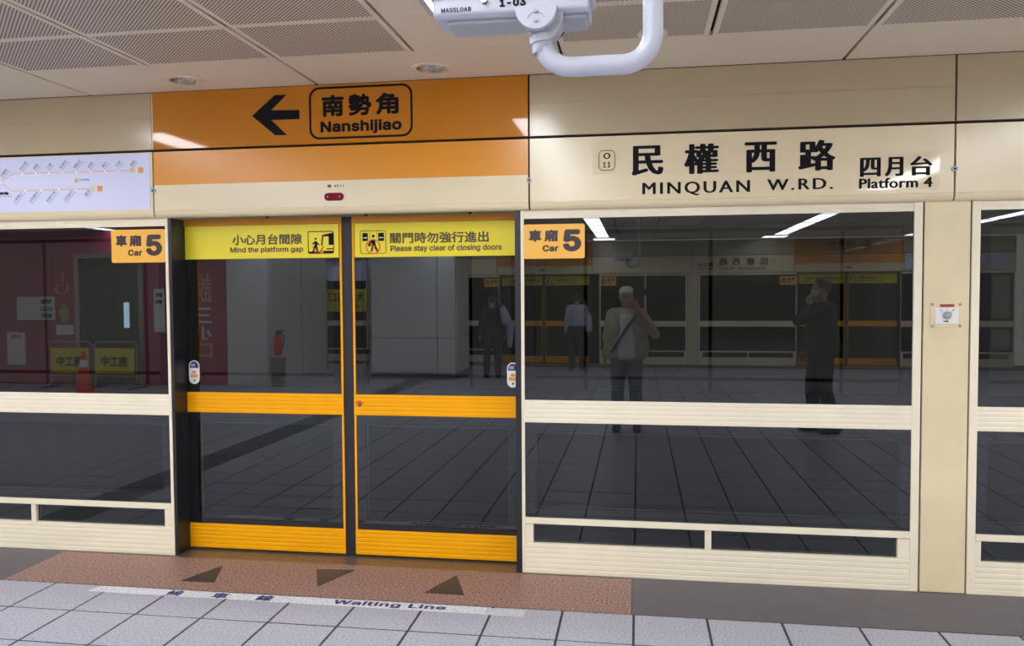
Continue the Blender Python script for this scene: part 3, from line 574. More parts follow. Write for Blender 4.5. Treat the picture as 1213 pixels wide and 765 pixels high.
# ================================================================ glass screens
TILT = .0032
rect4 = lambda a, b, c, d: [(a, c), (b, c), (b, d), (a, d)]
def pane(name, x0, x1, z0, z1, y, parent, fr=.055):
    """glass with a black enamel border; leans back by a fifth of a degree"""
    def Y(z): return y+(z-1.0)*TILT
    bm = bmesh.new(); a = [(x0+fr, z0+fr), (x1-fr, z0+fr), (x1-fr, z1-fr), (x0+fr, z1-fr)]
    f = [bm.verts.new((X, Y(Z), Z)) for X, Z in a]; b = [bm.verts.new((X, Y(Z)+.006, Z)) for X, Z in a]
    bm.faces.new(f); bm.faces.new(b[::-1])
    for i in range(4): bm.faces.new((f[i], b[i], b[(i+1) % 4], f[(i+1) % 4]))
    o = put(name, bm, 'glass', parent)
    bm = bmesh.new(); out = [(x0, z0), (x1, z0), (x1, z1), (x0, z1)]
    A = [[bm.verts.new((X, Y(Z)+d, Z)) for X, Z in q] for q in (out, a) for d in (0, .006)]
    for i in range(4):
        j = (i+1) % 4
        bm.faces.new((A[0][i], A[0][j], A[2][j], A[2][i])); bm.faces.new((A[1][j], A[1][i], A[3][i], A[3][j]))
        bm.faces.new((A[0][j], A[0][i], A[1][i], A[1][j])); bm.faces.new((A[2][i], A[2][j], A[3][j], A[3][i]))
    put('enamel_border', bm, 'glass_enamel', o)
    bm = bmesh.new(); i0, i1, j0, j1 = x0+fr, x1-fr, z0+fr, z1-fr; e = .006
    if fr < .02: bm.free(); return o
    ring(bm, rect4(i0, i1, j0, j1), rect4(i0+e, i1-e, j0+e, j1-e), y+.012, y+.020); put('spacer', bm, 'steel', o)
    return o
def ribbed(name, d, n, m, parent): bm = bmesh.new(); ribs_box(bm, *d, n); return put(name, bm, m, parent)
def screen(x0, x1, label, left=None, right=None, mull=(), posts=(), group='fixed cream framed glass screens'):
    """left/right: width of the upright at that side"""
    t = empty('glass_screen', ((x0+x1)/2, 0, 0), label, 'screen', group)
    a = x0+(left or 0); b = x1-(right or 0)
    ribbed('top_rail', (a, b, 0, .05, 1.998, 2.044), 2, 'cream_frame', t)
    ribbed('middle_rail', (a, b, -.004, .05, .857, .984), 5, 'cream_frame', t)
    pbox('lower_rail', (a, b, -.012, .05, .283, .318), 'cream_frame', t, .003)
    ribbed('kick_panel', (a, b, -.006, .05, .0, .172), 6, 'cream_frame', t)
    if left: pbox('upright', (x0, a, -.006, .06, 0, 2.044), 'cream_frame', t, .002)
    if right: pbox('upright', (b, x1, -.006, .06, 0, 2.044), 'cream_frame', t, .002)
    e = [a]+[q for m in mull for q in (m-.02, m+.02)]+[b]
    for m in mull: pbox('mullion', (m-.02, m+.02, -.004, .05, .318, 2.0), 'cream_frame', t, .002)
    for p, q in zip(e[::2], e[1::2]):
        pane('upper_pane', p, q, .984, 1.998, .004, t); pane('lower_pane', p, q, .318, .857, .004, t)
    for p, q in posts: pbox('slot_post', (p, q, -.002, .05, .172, .284), 'cream_frame', t, .002)
    ps = sorted(posts); gaps = [(ps[i][1], ps[i+1][0]) for i in range(len(ps)-1)]
    for p, q in gaps: pane('slot_pane', p, q, .172, .284, .022, t, .004)
    return t
sA = screen(-5.06, -2.785, 'cream framed glass screen left of the orange doors', .03, .018, (-4.1,), ((-5.03, -4.95), (-3.758, -3.726), (-2.85, -2.803)))
sB = screen(-.642, 1.457, 'wide cream framed glass screen below the station name', .012, .041, (), ((-.63, -.585), (.362, .396), (1.355, 1.416)))
sC = screen(1.695, 3.65, 'cream framed glass screen cut by the right edge', .04, .03, (2.62,), ((1.735, 1.765), (2.60, 2.64), (3.59, 3.62)))
# black jambs either side of the doors
def jamb(x0, x1, y0, y1, lab, dy=0):
    t = pbox('door_jamb', (x0, x1, y0, y1, 0, 2.044), 'black_post', None, loc=((x0+x1)/2, y0, 0)); return tag(t, lab, 'post')
jA = jamb(-2.785, -2.765, .0, .20, 'black door jamb left of the orange doors')
jB = jamb(-.682, -.642, .0, .20, 'narrow black door jamb right of the orange doors')
pbox('edge_trim', (-.648, -.642, -.006, .0, 0, 2.044), 'cream_frame', sB)
# pillar cover with the key switch
pc = empty('pillar_cover', (1.576, 0, 0), 'plain cream pillar cover between two glass screens', 'cover')
pbox('cover_sheet', (1.466, 1.687, -.006, .05, 0.002, 2.046), 'cream_cover', pc, .003)
bm = bmesh.new(); box(bm, 1.457, 1.695, .01, .06, 0, 2.046); put('shadow_gap', bm, 'black_gap', pc)
ks = empty('key_switch', (1.576, -.006, 1.458), 'white key switch plate with red label on the cream pillar', 'switch')
pbox('cover_plate', (1.497, 1.654, -.009, -.006, 1.392, 1.524), 'cream_cover', ks, .001)
pbox('switch_plate', (1.521, 1.634, -.0115, -.009, 1.416, 1.497), 'white_label', ks, .001)
pbox('red_label', (1.543, 1.613, -.0125, -.009, 1.499, 1.516), 'red_label', ks)
letter(ks, [dict(s='緊急開門', b=(1.548, 1.608, 1.503, 1.513), w=(.0004, .0004))], -.0128, 'ink_plum', 'label_lettering')
bm = bmesh.new(); disc(bm, (1.578, 1.458), .020, -.024, -.0115, 20); put('lock_cylinder', bm, 'steel', ks, bevel=.003)
bm = bmesh.new(); disc(bm, (1.578, 1.458), .011, -.026, -.023, 14); box(bm, 1.5765, 1.5795, -.027, -.023, 1.447, 1.469); put('key_slot', bm, 'grey_plastic', ks)
bm = bmesh.new(); box(bm, 1.560, 1.577, -.0125, -.0115, 1.4245, 1.4290); poly(bm, [(1.577, 1.4215), (1.589, 1.4268), (1.577, 1.432)], -.0125, -.0115)
for a in (-50, 0, 50):
    q = math.radians(90-a); c, s = math.cos(q), math.sin(q)
    poly(bm, [(1.578+c*.025-s*.0008, 1.458+s*.025+c*.0008), (1.578+c*.025+s*.0008, 1.458+s*.025-c*.0008), (1.578+c*.034+s*.0008, 1.458+s*.034-c*.0008), (1.578+c*.034-s*.0008, 1.458+s*.034+c*.0008)], -.0125, -.0115)
put('position_marks', bm, 'ink', ks)
letter(ks, [dict(s='關', b=(1.543, 1.552, 1.482, 1.490)), dict(s='開', b=(1.604, 1.613, 1.482, 1.490))], -.0125, name='mark_lettering')
for x, z in ((1.508, 1.514), (1.642, 1.514), (1.508, 1.403), (1.642, 1.403)):
    bm = bmesh.new(); bmesh.ops.create_uvsphere(bm, u_segments=12, v_segments=6, radius=.008, matrix=Matrix.Translation((x, -.010, z)) @ Matrix.Diagonal((1, .6, 1, 1))); put('corner_screw', bm, 'steel', ks, smooth=True)

# car number signs
def car_sign(x0, x1, z0, z1, label):
    t = empty('car_number_sign', ((x0+x1)/2, 0, (z0+z1)/2), label, 'sign', 'yellow car number signs')
    bm = bmesh.new(); poly(bm, rrect(x0, x1, z0, z1, .012), -.005, -.0005); put('plate', bm, 'car_sign', t)
    W, H = x1-x0, z1-z0; q = lambda a, b, c, d: (x0+a*W, x0+b*W, z0+c*H, z0+d*H)
    letter(t, [dict(s='車', b=q(.085, .295, .49, .84), w=(.0045, .0035)), dict(s='廂', b=q(.34, .565, .49, .84), w=(.0040, .0035)),
               dict(s='Car', b=q(.31, .575, .205, .395), f='sans', w=(.003, .0025), sp=.02), dict(s='5', b=q(.645, .945, .20, .84), f='sans', w=(.0105, .0085))], -.0055, 'ink_plum')
    return t
c5a = car_sign(-3.157, -2.803, 1.781, 1.980, 'yellow car 5 sign on the glass left of the orange doors')
c5b = car_sign(-.631, -.291, 1.775, 1.966, 'yellow car 5 sign on the glass right of the orange doors')

# ================================================================ sliding doors
DY = .14
def picto_gap(t, x0, x1, z0, z1, y):
    W, H = x1-x0, z1-z0; P = lambda a, b: (x0+a*W, z0+b*H)
    bm = bmesh.new(); ring(bm, rrect(x0, x1, z0, z1, .012), rrect(x0+.005, x1-.005, z0+.005, z1-.005, .008), y, y+.0008)
    for pg in ([(.55, .82), (.97, .92), (.97, .38), (.80, .38), (.80, .76), (.55, .76)], [(.55, .76), (.60, .76), (.56, .36), (.51, .36)], [(.03, .03), (.45, .03), (.45, .10), (.03, .10)], [(.62, .03), (.97, .03), (.97, .12), (.55, .12)], [(.72, .18), (.97, .18), (.97, .23), (.72, .23)],
               [(.26, .55), (.33, .57), (.38, .42), (.34, .34), (.26, .38)], [(.26, .40), (.34, .36), (.22, .08), (.16, .08)], [(.28, .36), (.36, .36), (.40, .08), (.34, .08)], [(.32, .54), (.45, .42), (.44, .37), (.32, .47)], [(.26, .54), (.16, .44), (.19, .40), (.28, .48)]):
        poly(bm, [P(*p) for p in pg], y, y+.0008)
    disc(bm, P(.30, .66), .0065, y, y+.0008, 12); put('pictogram', bm, 'ink', t)
    bm = bmesh.new(); poly(bm, [P(.16, .3), P(.2, .3), P(.24, .06), P(.5, .06), P(.62, .3), P(.6, .34), P(.46, .11), P(.27, .11), P(.2, .34)], y-.0004, y+.0003); put('pictogram_red', bm, 'red_print', t)
def picto_close(t, x0, x1, z0, z1, y):
    W, H = x1-x0, z1-z0; P = lambda a, b: (x0+a*W, z0+b*H)
    bm = bmesh.new(); ring(bm, rrect(x0, x1, z0, z1, .012), rrect(x0+.003, x1-.003, z0+.003, z1-.003, .009), y, y+.0008)
    for a, b in ((.09, .30), (.70, .92)): poly(bm, [P(a, .55), P(b, .55), P(b, .90), P(a, .90)], y, y+.0008)
    for x in (.37, .64): poly(bm, [P(x, .6), P(x+.012, .6), P(x+.012, .98), P(x, .98)], y, y+.0008)
    disc(bm, P(.51, .76), .009, y, y+.0008, 12)
    for pg in ([(.44, .62), (.58, .62), (.60, .36), (.46, .36)], [(.46, .40), (.52, .40), (.46, .08), (.40, .08)], [(.52, .40), (.60, .38), (.70, .12), (.63, .10)], [(.44, .60), (.30, .42), (.26, .50), (.34, .30), (.38, .32), (.46, .50)]):
        poly(bm, [P(*p) for p in pg], y, y+.0008)
    put('pictogram', bm, 'ink', t)
    bm = bmesh.new(); c = P(.50, .30); r = .044; n = 28
    o = [(c[0]+r*math.cos(2*PI*k/n), c[1]+r*math.sin(2*PI*k/n)) for k in range(n)]; i = [(c[0]+(r-.0055)*math.cos(2*PI*k/n), c[1]+(r-.0055)*math.sin(2*PI*k/n)) for k in range(n)]
    ring(bm, o, i, y-.0006, y+.0004); d = .707*r
    poly(bm, [(c[0]-d, c[1]+d-.003), (c[0]+d, c[1]-d-.003), (c[0]+d, c[1]-d+.003), (c[0]-d, c[1]+d+.003)], y-.0006, y+.0004)
    put('pictogram_red', bm, 'red_print', t)
    bm = bmesh.new()
    for s, x in ((1, .12), (-1, .89)):
        poly(bm, [P(x, .705), P(x+.10*s, .705), P(x+.10*s, .73), P(x+.16*s, .69), P(x+.10*s, .65), P(x+.10*s, .675), P(x, .675)][::s], y-.0006, y-.0001)
    put('pictogram_arrows', bm, 'white_label', t)
def door_leaf(x0, x1, side, label):
    t = empty('sliding_door', ((x0+x1)/2, DY, 0), label, 'door', 'orange platform screen doors')
    e = .012                                     # thin orange edge profile on the closing side and both ends
    pbox('top_rail', (x0, x1, DY-.006, DY+.04, 2.006, 2.044), 'orange_shaded', t)
    ribbed('middle_rail', (x0, x1, DY-.008, DY+.04, .858, .983), 5, 'orange_rail', t)
    ribbed('bottom_rail', (x0, x1, DY-.008, DY+.04, .012, .164), 6, 'orange_rail', t)
    xe = (x1-e, x1) if side < 0 else (x0, x0+e)
    pbox('edge_profile', (*xe, DY-.004, DY+.04, .164, 2.006), 'orange_rail', t)
    a, b = (x0, x1-e) if side < 0 else (x0+e, x1)
    pane('upper_pane', a, b, .983, 2.0, DY, t, .045); pane('lower_pane', a, b, .164, .858, DY, t, .06)
    sp = pbox('sign_strip', (a+.004, b-.006, DY-.003, DY-.0005, 1.802, 2.004), 'yellow_sign', t)
    y = DY-.0042
    if side < 0:
        letter(sp, [dict(s='小心月台間隙', b=(-2.447, -1.997, 1.885, 1.949), w=(.0022, .002)), dict(s='Mind the platform gap', b=(-2.461, -1.991, 1.832, 1.873), f='sans', w=(.0016, .0015))], y, 'ink_soft')
        picto_gap(sp, -1.961, -1.797, 1.827, 1.962, y)
    else:
        letter(sp, [dict(s='關門時勿強行進出', b=(-1.449, -.855, 1.880, 1.945), w=(.0022, .002)), dict(s='Please stay clear of closing doors', b=(-1.447, -.779, 1.826, 1.870), f='sans', w=(.0016, .0015))], y, 'ink_soft')
        picto_close(sp, -1.633, -1.473, 1.822, 1.959, y)
    # seal on the closing edge
    q = (x1, x1+.033) if side < 0 else (x0-.033, x0)
    pbox('rubber_seal', (*q, DY+.004, DY+.036, .004, 2.044), 'rubber', t)
    return t
dL = door_leaf(-2.764, -1.750, -1, 'left orange sliding door with yellow mind-the-gap strip')
dR = door_leaf(-1.684, -.684, 1, 'right orange sliding door with yellow stay-clear strip')
# brown guide post seen through the left leaf
bm = bmesh.new(); box(bm, -2.735, -2.712, .19, .21, .21, 1.80); tag(put('guide_post', bm, 'orange_rail', loc=(-2.72, .2, .21)), 'thin brown orange upright behind the left door glass', 'post')
def sticker(x0, x1, z0, z1, label):
    t = empty('round_ended_sticker', ((x0+x1)/2, DY-.003, (z0+z1)/2), label, 'sticker', 'oval stickers on the door glass'); W, H = x1-x0, z1-z0
    bm = bmesh.new(); poly(bm, rrect(x0, x1, z0, z1, W/2-.0001, 8), DY-.003, DY-.0005); put('sheet', bm, 'white_label', t)
    bm = bmesh.new(); poly(bm, [(x0+.006, z0+.68*H), (x1-.006, z0+.68*H)]+[(x0+W/2+(W/2-.006)*math.cos(a*PI/10), z1-W/2+(W/2-.006)*math.sin(a*PI/10)) for a in range(11)], DY-.0036, DY-.003); put('dark_cap', bm, 'ink_navy', t)
    bm = bmesh.new(); box(bm, x0+.012, x0+.6*W, DY-.0042, DY-.0036, z0+.74*H, z0+.86*H); put('pale_block', bm, 'map_grey', t)
    bm = bmesh.new(); poly(bm, rrect(x0+.010, x1-.012, z0+.27*H, z0+.42*H, .004), DY-.0036, DY-.003); poly(bm, rrect(x0+.02, x1-.02, z0+.44*H, z0+.56*H, .01), DY-.0036, DY-.003); put('orange_mark', bm, 'map_orange', t)
    bm = bmesh.new(); poly(bm, [(x0+W*.42, z0+.18*H), (x0+W*.62, z0+.20*H), (x0+W*.50, z0+.08*H)], DY-.0036, DY-.003); put('dark_mark', bm, 'ink', t)
    return t
st1 = sticker(-2.752, -2.682, 1.032, 1.179, 'oval white and navy sticker at the left edge of the left door')
st2 = sticker(-.753, -.685, 1.035, 1.181, 'oval white and navy sticker at the right edge of the right door')
t = empty('eye_sticker', (-1.648, DY-.009, .925), 'small red arched mark with round keyhole on the orange rail', 'lock')
bm = bmesh.new(); n = 14; o = [(-1.648+.029*math.cos(math.radians(25+130*k/n)), .915+.029*math.sin(math.radians(25+130*k/n))) for k in range(n+1)]; i = [(-1.648+.022*math.cos(math.radians(25+130*k/n)), .915+.022*math.sin(math.radians(25+130*k/n))) for k in range(n, -1, -1)]
for k in range(n):
    poly(bm, [o[k], o[k+1], i[n-k-1], i[n-k]], DY-.0095, DY-.0075)
put('arch', bm, 'red_print', t)
bm = bmesh.new(); disc(bm, (-1.648, .921), .0115, DY-.014, DY-.006, 16); put('cylinder', bm, 'ink_plum', t)
bm = bmesh.new(); disc(bm, (-1.648, .921), .0045, DY-.0155, DY-.013, 10); put('keyhole', bm, 'steel', t)

# ================================================================ floor marks
TRI = [([(-2.512, -.402), (-2.307, -.400), (-2.401, -.138)], 'dark triangle set in the granite, leftmost, pointing at the doors'),
       ([(-1.832, -.117), (-1.718, -.381), (-1.605, -.099)], 'dark triangle set in the granite, middle, pointing away from the doors'),
       ([(-1.123, -.384), (-.902, -.389), (-1.009, -.099)], 'dark triangle set in the granite, rightmost, pointing at the doors')]
for p, l in TRI:
    bm = bmesh.new(); zpoly(bm, p, -.001, .0012); c = sum(x for x, y in p)/3, sum(y for x, y in p)/3
    tag(put('floor_triangle', bm, 'triangle_dark', loc=(*c, 0)), l, 'marking', 'triangles in the granite strip')
wl = empty('waiting_line', (-1.8, -.57, 0), 'worn white waiting line strip with navy lettering on the tiles', 'marking')
bm = bmesh.new()
zpoly(bm, [(-2.925, -.612), (-.752, -.618), (-.752, -.533), (-2.895, -.533)], .0004, .0014)
put('strip', bm, 'worn_white', wl)
bm = bmesh.new(); zpoly(bm, rect(-.748, -.556, -.624, -.540), .0004, .0013); put('strip_end', bm, 'worn_pale', wl)
FR = lambda X, Z, Y: (X, Z, -Y)
letter(wl, [dict(s='候', b=(-2.48, -2.39, -.612, -.540), w=(.0035, .0025)), dict(s='車', b=(-2.22, -2.13, -.612, -.540), w=(.0035, .0025)), dict(s='線', b=(-1.97, -1.88, -.612, -.540), w=(.0035, .0025)),
            dict(s='Waiting Line', b=(-1.552, -.955, -.611, -.543), f='sans', w=(.0045, .003), sp=.03)], -.0018, 'ink_navy', frame=FR)

# ================================================================ ceiling fittings
def downlight(x, y, label):
    t = empty('downlight', (x, y, HC), label, 'light', 'round recessed downlights'); n = 32
    C = lambda r: [(x+r*math.cos(2*PI*k/n), y+r*math.sin(2*PI*k/n)) for k in range(n)]
    bm = bmesh.new(); ring(bm, C(.112), C(.086), HC-.006, HC+.001, 'z'); put('trim_ring', bm, 'ceiling_plain', t)
    bm = bmesh.new(); prof = [(.088, 0), (.085, .02), (.075, .045), (.055, .06)]
    R = [[bm.verts.new((x+r*math.cos(2*PI*k/n), y+r*math.sin(2*PI*k/n), HC+h)) for k in range(n)] for r, h in prof]
    for a, b in zip(R, R[1:]):
        for k in range(n): bm.faces.new((a[k], a[(k+1) % n], b[(k+1) % n], b[k]))
    bm.faces.new(R[-1]); put('reflector', bm, 'reflector', t, smooth=True)
    for dx in (-.012, .012):
        bm = bmesh.new(); capsule(bm, (x+dx, y-.0, HC+.05), (x+dx, y-.0, HC+.008), .010, .010, 10); put('bulb', bm, 'bulb_glass', t, smooth=True)
    return t
downlight(-2.497, -.258, 'round downlight in the ceiling above the left of the orange header')
downlight(-1.081, -.258, 'round downlight in the ceiling near the top right of the framed name')
t = empty('smoke_detector', (.065, -.665, HC), 'flat pale round smoke detector behind the bent pipe', 'detector'); n = 28
bm = bmesh.new(); zpoly(bm, [(.065+.068*math.cos(2*PI*k/n), -.665+.068*math.sin(2*PI*k/n)) for k in range(n)], HC-.012, HC+.001); put('base', bm, 'cream_frame', t, bevel=.003)
bm = bmesh.new(); zpoly(bm, [(.065+.036*math.cos(2*PI*k/n), -.665+.036*math.sin(2*PI*k/n)) for k in range(n)], HC-.026, HC-.012); put('sensor', bm, 'ceiling_plain', t, bevel=.004)

# hanging camera on a bent pipe
CY = -3.56
t = empty('ceiling_camera', (-.14, CY, 1.905), 'white ceiling camera box marked 1-03 hanging on a bent pipe', 'camera')
bm = bmesh.new(); b = bmesh.new()
prism(bm, [(CY, 1.914), (CY+.006, 1.911), (CY+.058, 1.911), (CY+.062, 1.915), (CY+.062, 1.985), (CY, 1.985)], -.232, -.054); put('housing', bm, 'white_plastic', t, bevel=.0025)
pbox('lid', (-.236, -.050, CY-.004, CY+.066, 1.9315, 1.992), 'white_plastic', t, .003)
pbox('underside_tray', (-.219, -.058, CY+.012, CY+.060, 1.9065, 1.912), 'grey_plastic', t, .002)
bm = bmesh.new(); disc(bm, (-.1715, 1.927), .0035, CY-.006, CY, 10); put('latch_screw', bm, 'steel', t)
letter(t, [dict(s='MASSLOAD', b=(-.222, -.187, 1.9165, 1.9215), f='sans', w=(.0002, .0002), sp=.06)], CY-.0006, 'ink', 'maker_lettering')
letter(t, [dict(s='1-03', b=(-.1545, -.1245, 1.9190, 1.9280), f='sans', w=(.0008, .0007), sp=.06)], CY-.0006, 'ink', 'number_lettering')
bm = bmesh.new(); n = 18; hd = [(-.112+.0238*math.cos(PI+PI*k/n), 1.915+.0262*math.sin(PI+PI*k/n)) for k in range(n+1)]
poly(bm, hd, CY-.012, CY-.003); put('bracket_disc', bm, 'white_plastic', t, bevel=.0012)
bm = bmesh.new(); n = 12
for k in range(n):
    a0, a1 = PI*(.12+.76*k/n), PI*(.12+.76*(k+1)/n); P = lambda a, r: (-.112+r*math.cos(a), 1.898+r*math.sin(a))
    poly(bm, [P(a0, .0095), P(a1, .0095), P(a1, .0105), P(a0, .0105)], CY-.0128, CY-.0118)
put('bracket_slot', bm, 'grey_plastic', t)
for x, z in ((-.112, 1.9085), (-.112, 1.8985)):
    bm = bmesh.new(); disc(bm, (x, z), .0022, CY-.0145, CY-.011, 10); put('bracket_screw', bm, 'grey_plastic', t)
bm = bmesh.new(); poly(bm, [(-.106+.0235*math.cos(PI+PI*k/18), 1.912+.033*math.sin(PI+PI*k/18)) for k in range(19)], CY+.002, CY+.028); put('swivel_block', bm, 'grey_plastic', t, bevel=.002)
bm = bmesh.new(); tube(bm, [(-.109, CY+.012, 1.888), (-.108, CY+.012, 1.880)], .0135, 18); put('collar', bm, 'white_plastic', t, smooth=False)
r = .036; pts = [(-.108, CY+.012, 1.895), (-.108, CY+.012, 1.868)]; zb = 1.8520
rb = .033
for k in range(1, 9):
    a = PI+PI/2*k/8; pts.append((-.108+rb+rb*math.cos(a), CY+.012, zb+rb+rb*math.sin(a)-.0))
xr = .0165
for k in range(0, 9):
    a = -PI/2+PI/2*k/8; pts.append((xr-rb+rb*math.cos(a), CY+.012, zb+rb+rb*math.sin(a)))
pts += [(xr, CY+.012, 2.1), (xr, CY+.012, 2.5), (xr, CY+.012, HC)]
bm = bmesh.new(); tube(bm, pts, .0112, 20); put('bent_pipe', bm, 'white_plastic', t, smooth=True)
bm = bmesh.new(); tube(bm, [(xr, CY+.012, HC-.012), (xr, CY+.012, HC)], .04, 20); put('ceiling_flange', bm, 'white_plastic', t)
bm = bmesh.new(); ball(bm, (-.10, CY+.075, 1.915), .012, .016, .012); put('lens', bm, 'ink', t, smooth=True)

# ================================================================ the platform behind the photographer, as the glass mirrors it
def across(root, label, dx=0.0, group=None):
    """the opposite platform edge: the same unit turned by half a turn"""
    r = root.copy(); COL.objects.link(r)
    r.location = (2.78-root.location.x-dx, -13.9-root.location.y, root.location.z); r.rotation_euler = (0, 0, PI)
    r['label'] = label
    if 'group' in root: r['group'] = root['group']+' across the platform'
    for ch in list(root.children):
        c = ch.copy(); COL.objects.link(c); c.parent = r
        for g in list(ch.children):
            d = g.copy(); COL.objects.link(d); d.parent = c
    return r
OPP = 'on the far platform edge, mirrored in the glass'
across(hA, 'cream header panel with route map '+OPP); across(hB, 'orange header with arrow '+OPP)
across(hC, 'cream station name panel '+OPP); across(hD, 'blank cream header beside the far station name, mirrored in the glass')
across(hE, 'orange header above the mirrored woman in the striped top'); across(hD, 'cream header panel above the mirrored figure with a pale bag', 4.46)
across(hA, 'cream header panel far left behind the mirrored pillar', 13.34); across(sA, 'glass screen far left behind the mirrored pillar', 13.34)
across(sA, 'glass screen right of the mirrored black-clad man'); across(sB, 'glass screen under the far station name, mirrored in the glass')
across(sC, 'glass screen behind the mirrored photographer'); across(sB, 'glass screen behind the mirrored figure with a pale bag', 6.65)
across(jA, 'black jamb at the right end of the mirrored doors'); across(jB, 'black jamb at the left end of the mirrored doors behind the man')
across(jA, 'black jamb beside the mirrored photographer', 6.65); across(jB, 'black jamb left of the mirrored woman', 6.65)
across(pc, 'pillar cover right of the mirrored photographer'); across(ks, 'tiny key switch on the mirrored pillar cover')
across(c5b, 'yellow car sign behind the mirrored man in black'); across(c5b, 'yellow car sign above the mirrored figure with a pale bag', 6.65)
k = across(c5a, 'yellow car sign beside the cap of the mirrored photographer', 6.65-.22)
across(dL, 'orange door leaf right of the mirrored man in black'); across(dR, 'orange door leaf behind the mirrored man in black')
across(dL, 'orange door leaf behind the mirrored woman in stripes', 6.65); across(dR, 'orange door leaf left of the mirrored woman in stripes', 6.65)
across(lamp, 'small indicator lamp above the mirrored orange doors at right'); across(lamp, 'small indicator lamp above the mirrored woman', 6.65)
tag(pbox('wall_back', (-13, 9, -18, -17.9, -1.2, 3.0), 'tunnel_dark'), 'dark tunnel wall beyond the far doors', kind='structure')

# clad white pillar
t = empty('platform_pillar', (-4.17, -10.4, 0), 'broad white clad pillar mirrored in the right door glass', 'pillar')
pbox('core', (-4.96, -3.38, -10.98, -9.89, 0, HC), 'black_gap', t)
for z0, z1 in ((.13, .775), (.785, 2.30), (2.31, HC)):
    for x0, x1 in ((-4.98, -3.705), (-3.695, -3.36)): pbox('cladding_panel', (x0, x1, -9.92, -9.85, z0, z1), 'wall_white', t, .01)
    for x0, x1 in ((-5.0, -4.95), (-3.39, -3.34)): pbox('cladding_panel', (x0, x1, -11.0, -9.93, z0, z1), 'wall_white', t, .01)
pbox('skirting', (-4.99, -3.35, -11.0, -9.845, 0, .125), 'steel', t)
# lift lobby wall in maroon with pale end
lw = empty('wall_lift_lobby', (-9.5, -8.75, 0), 'maroon lift lobby wall', kind='structure')
for x0, x1 in ((-12.9, -11.7), (-11.69, -10.53), (-10.52, -10.07), (-8.72, -8.3), (-8.29, -7.285)):
    pbox('wall_panel', (x0, x1, -8.80, -8.70, 0, HC), 'maroon', lw)
pbox('wall_panel', (-10.07, -8.72, -8.80, -8.70, 2.36, HC), 'maroon', lw)
pbox('wall_panel', (-7.275, -6.45, -8.80, -8.70, 0, HC), 'wall_white', lw)
for y in (-10.0, -11.3): pbox('wall_panel', (-6.55, -6.45, y, y+1.19, 0, HC), 'wall_white', lw)
t = empty('door_1', (-9.4, -8.75, 0), 'dark lift door in the maroon wall', kind='structure')
pbox('frame', (-10.07, -9.98, -8.85, -8.68, 0, 2.36), 'steel', t); pbox('frame', (-8.81, -8.72, -8.85, -8.68, 0, 2.36), 'steel', t); pbox('frame', (-9.98, -8.81, -8.85, -8.68, 2.28, 2.36), 'steel', t)
pbox('leaf', (-9.98, -9.40, -8.86, -8.83, 0, 2.28), 'lift_door', t); pbox('leaf', (-9.39, -8.81, -8.86, -8.83, 0, 2.28), 'lift_door', t)
pbox('lit_slot', (-9.19, -9.09, -8.83, -8.815, 1.02, 1.48), 'lit_slot', t)
FO = lambda X, Z, Y: (-X, Y, Z)
def flat(name, x0, x1, z0, z1, m, label, cat='sign', items=None, y=-8.70, ink='ink'):
    t = empty(name, ((x0+x1)/2, y, z0), label, cat)
    pbox('sheet', (x0, x1, y, y+.006, z0, z1), m, t)
    if items:
        bm = bmesh.new()
        for s, u0, u1, v0, v1, wd in items: text_into(bm, s, -x1+u0, -x1+u1, z0+v0, z0+v1, y+.008, 'cjk', (wd, wd), 0, FO)
        pb = base(t); bmesh.ops.translate(bm, verts=bm.verts, vec=-pb); me = bpy.data.meshes.new('lettering'); bm.to_mesh(me); bm.free(); me.materials.append(MAT[ink])
        o = bpy.data.objects.new('lettering', me); COL.objects.link(o); o.parent = t
    return t
flat('direction_sign', -11.25, -10.48, 1.17, 1.59, 'white_label', 'pale three-line sign mirrored beside the wheelchair symbol', items=[('電梯', .05, .28, .29, .38, .004), ('出口', .05, .28, .16, .25, .004), ('廁所', .05, .28, .03, .12, .004)])
flat('notice_sheet', -11.47, -11.10, .35, .94, 'white_label', 'pale notice sheet mirrored below the three-line sign', 'notice', items=[('公告', .08, .28, .48, .56, .003)])
flat('small_notice', -10.46, -10.11, .90, 1.08, 'white_label', 'small pale label mirrored below the green figure', 'notice')
flat('poster', -8.52, -8.31, .95, 1.72, 'white_label', 'pale poster mirrored right of the lift door', 'poster', items=[('旅客', .04, .18, .62, .70, .003), ('須知', .04, .18, .50, .58, .003)])
t = empty('wheelchair_symbol', (-10.34, -8.695, 1.63), 'orange wheelchair symbol mirrored on the maroon wall', 'symbol')
bm = bmesh.new()
def arc(c, r, a0, a1, n=14): return [(c[0]+r*math.cos(math.radians(a0+(a1-a0)*k/n)), -8.69, c[1]+r*math.sin(math.radians(a0+(a1-a0)*k/n))) for k in range(n+1)]
tube(bm, arc((-10.32, 1.75), .12, -200, 40), .014, 6); tube(bm, [(-10.30, -8.69, 1.96), (-10.31, -8.69, 1.80), (-10.42, -8.69, 1.80), (-10.47, -8.69, 1.68), (-10.52, -8.69, 1.70)], .014, 6); ball(bm, (-10.30, -8.69, 2.0), .025, .01, .025)
put('symbol_shape', bm, 'orange_print', t)
t = empty('green_figure', (-10.29, -8.695, 1.13), 'green cut-out figure mirrored beside the lift', 'symbol')
bm = bmesh.new(); ball(bm, (-10.285, -8.69, 1.42), .04, .008, .045); poly(bm, rrect(-10.39, -10.19, 1.22, 1.37, .04), -8.70, -8.69); poly(bm, rrect(-10.36, -10.22, 1.12, 1.24, .02), -8.70, -8.69); put('figure_shape', bm, 'green_print', t)
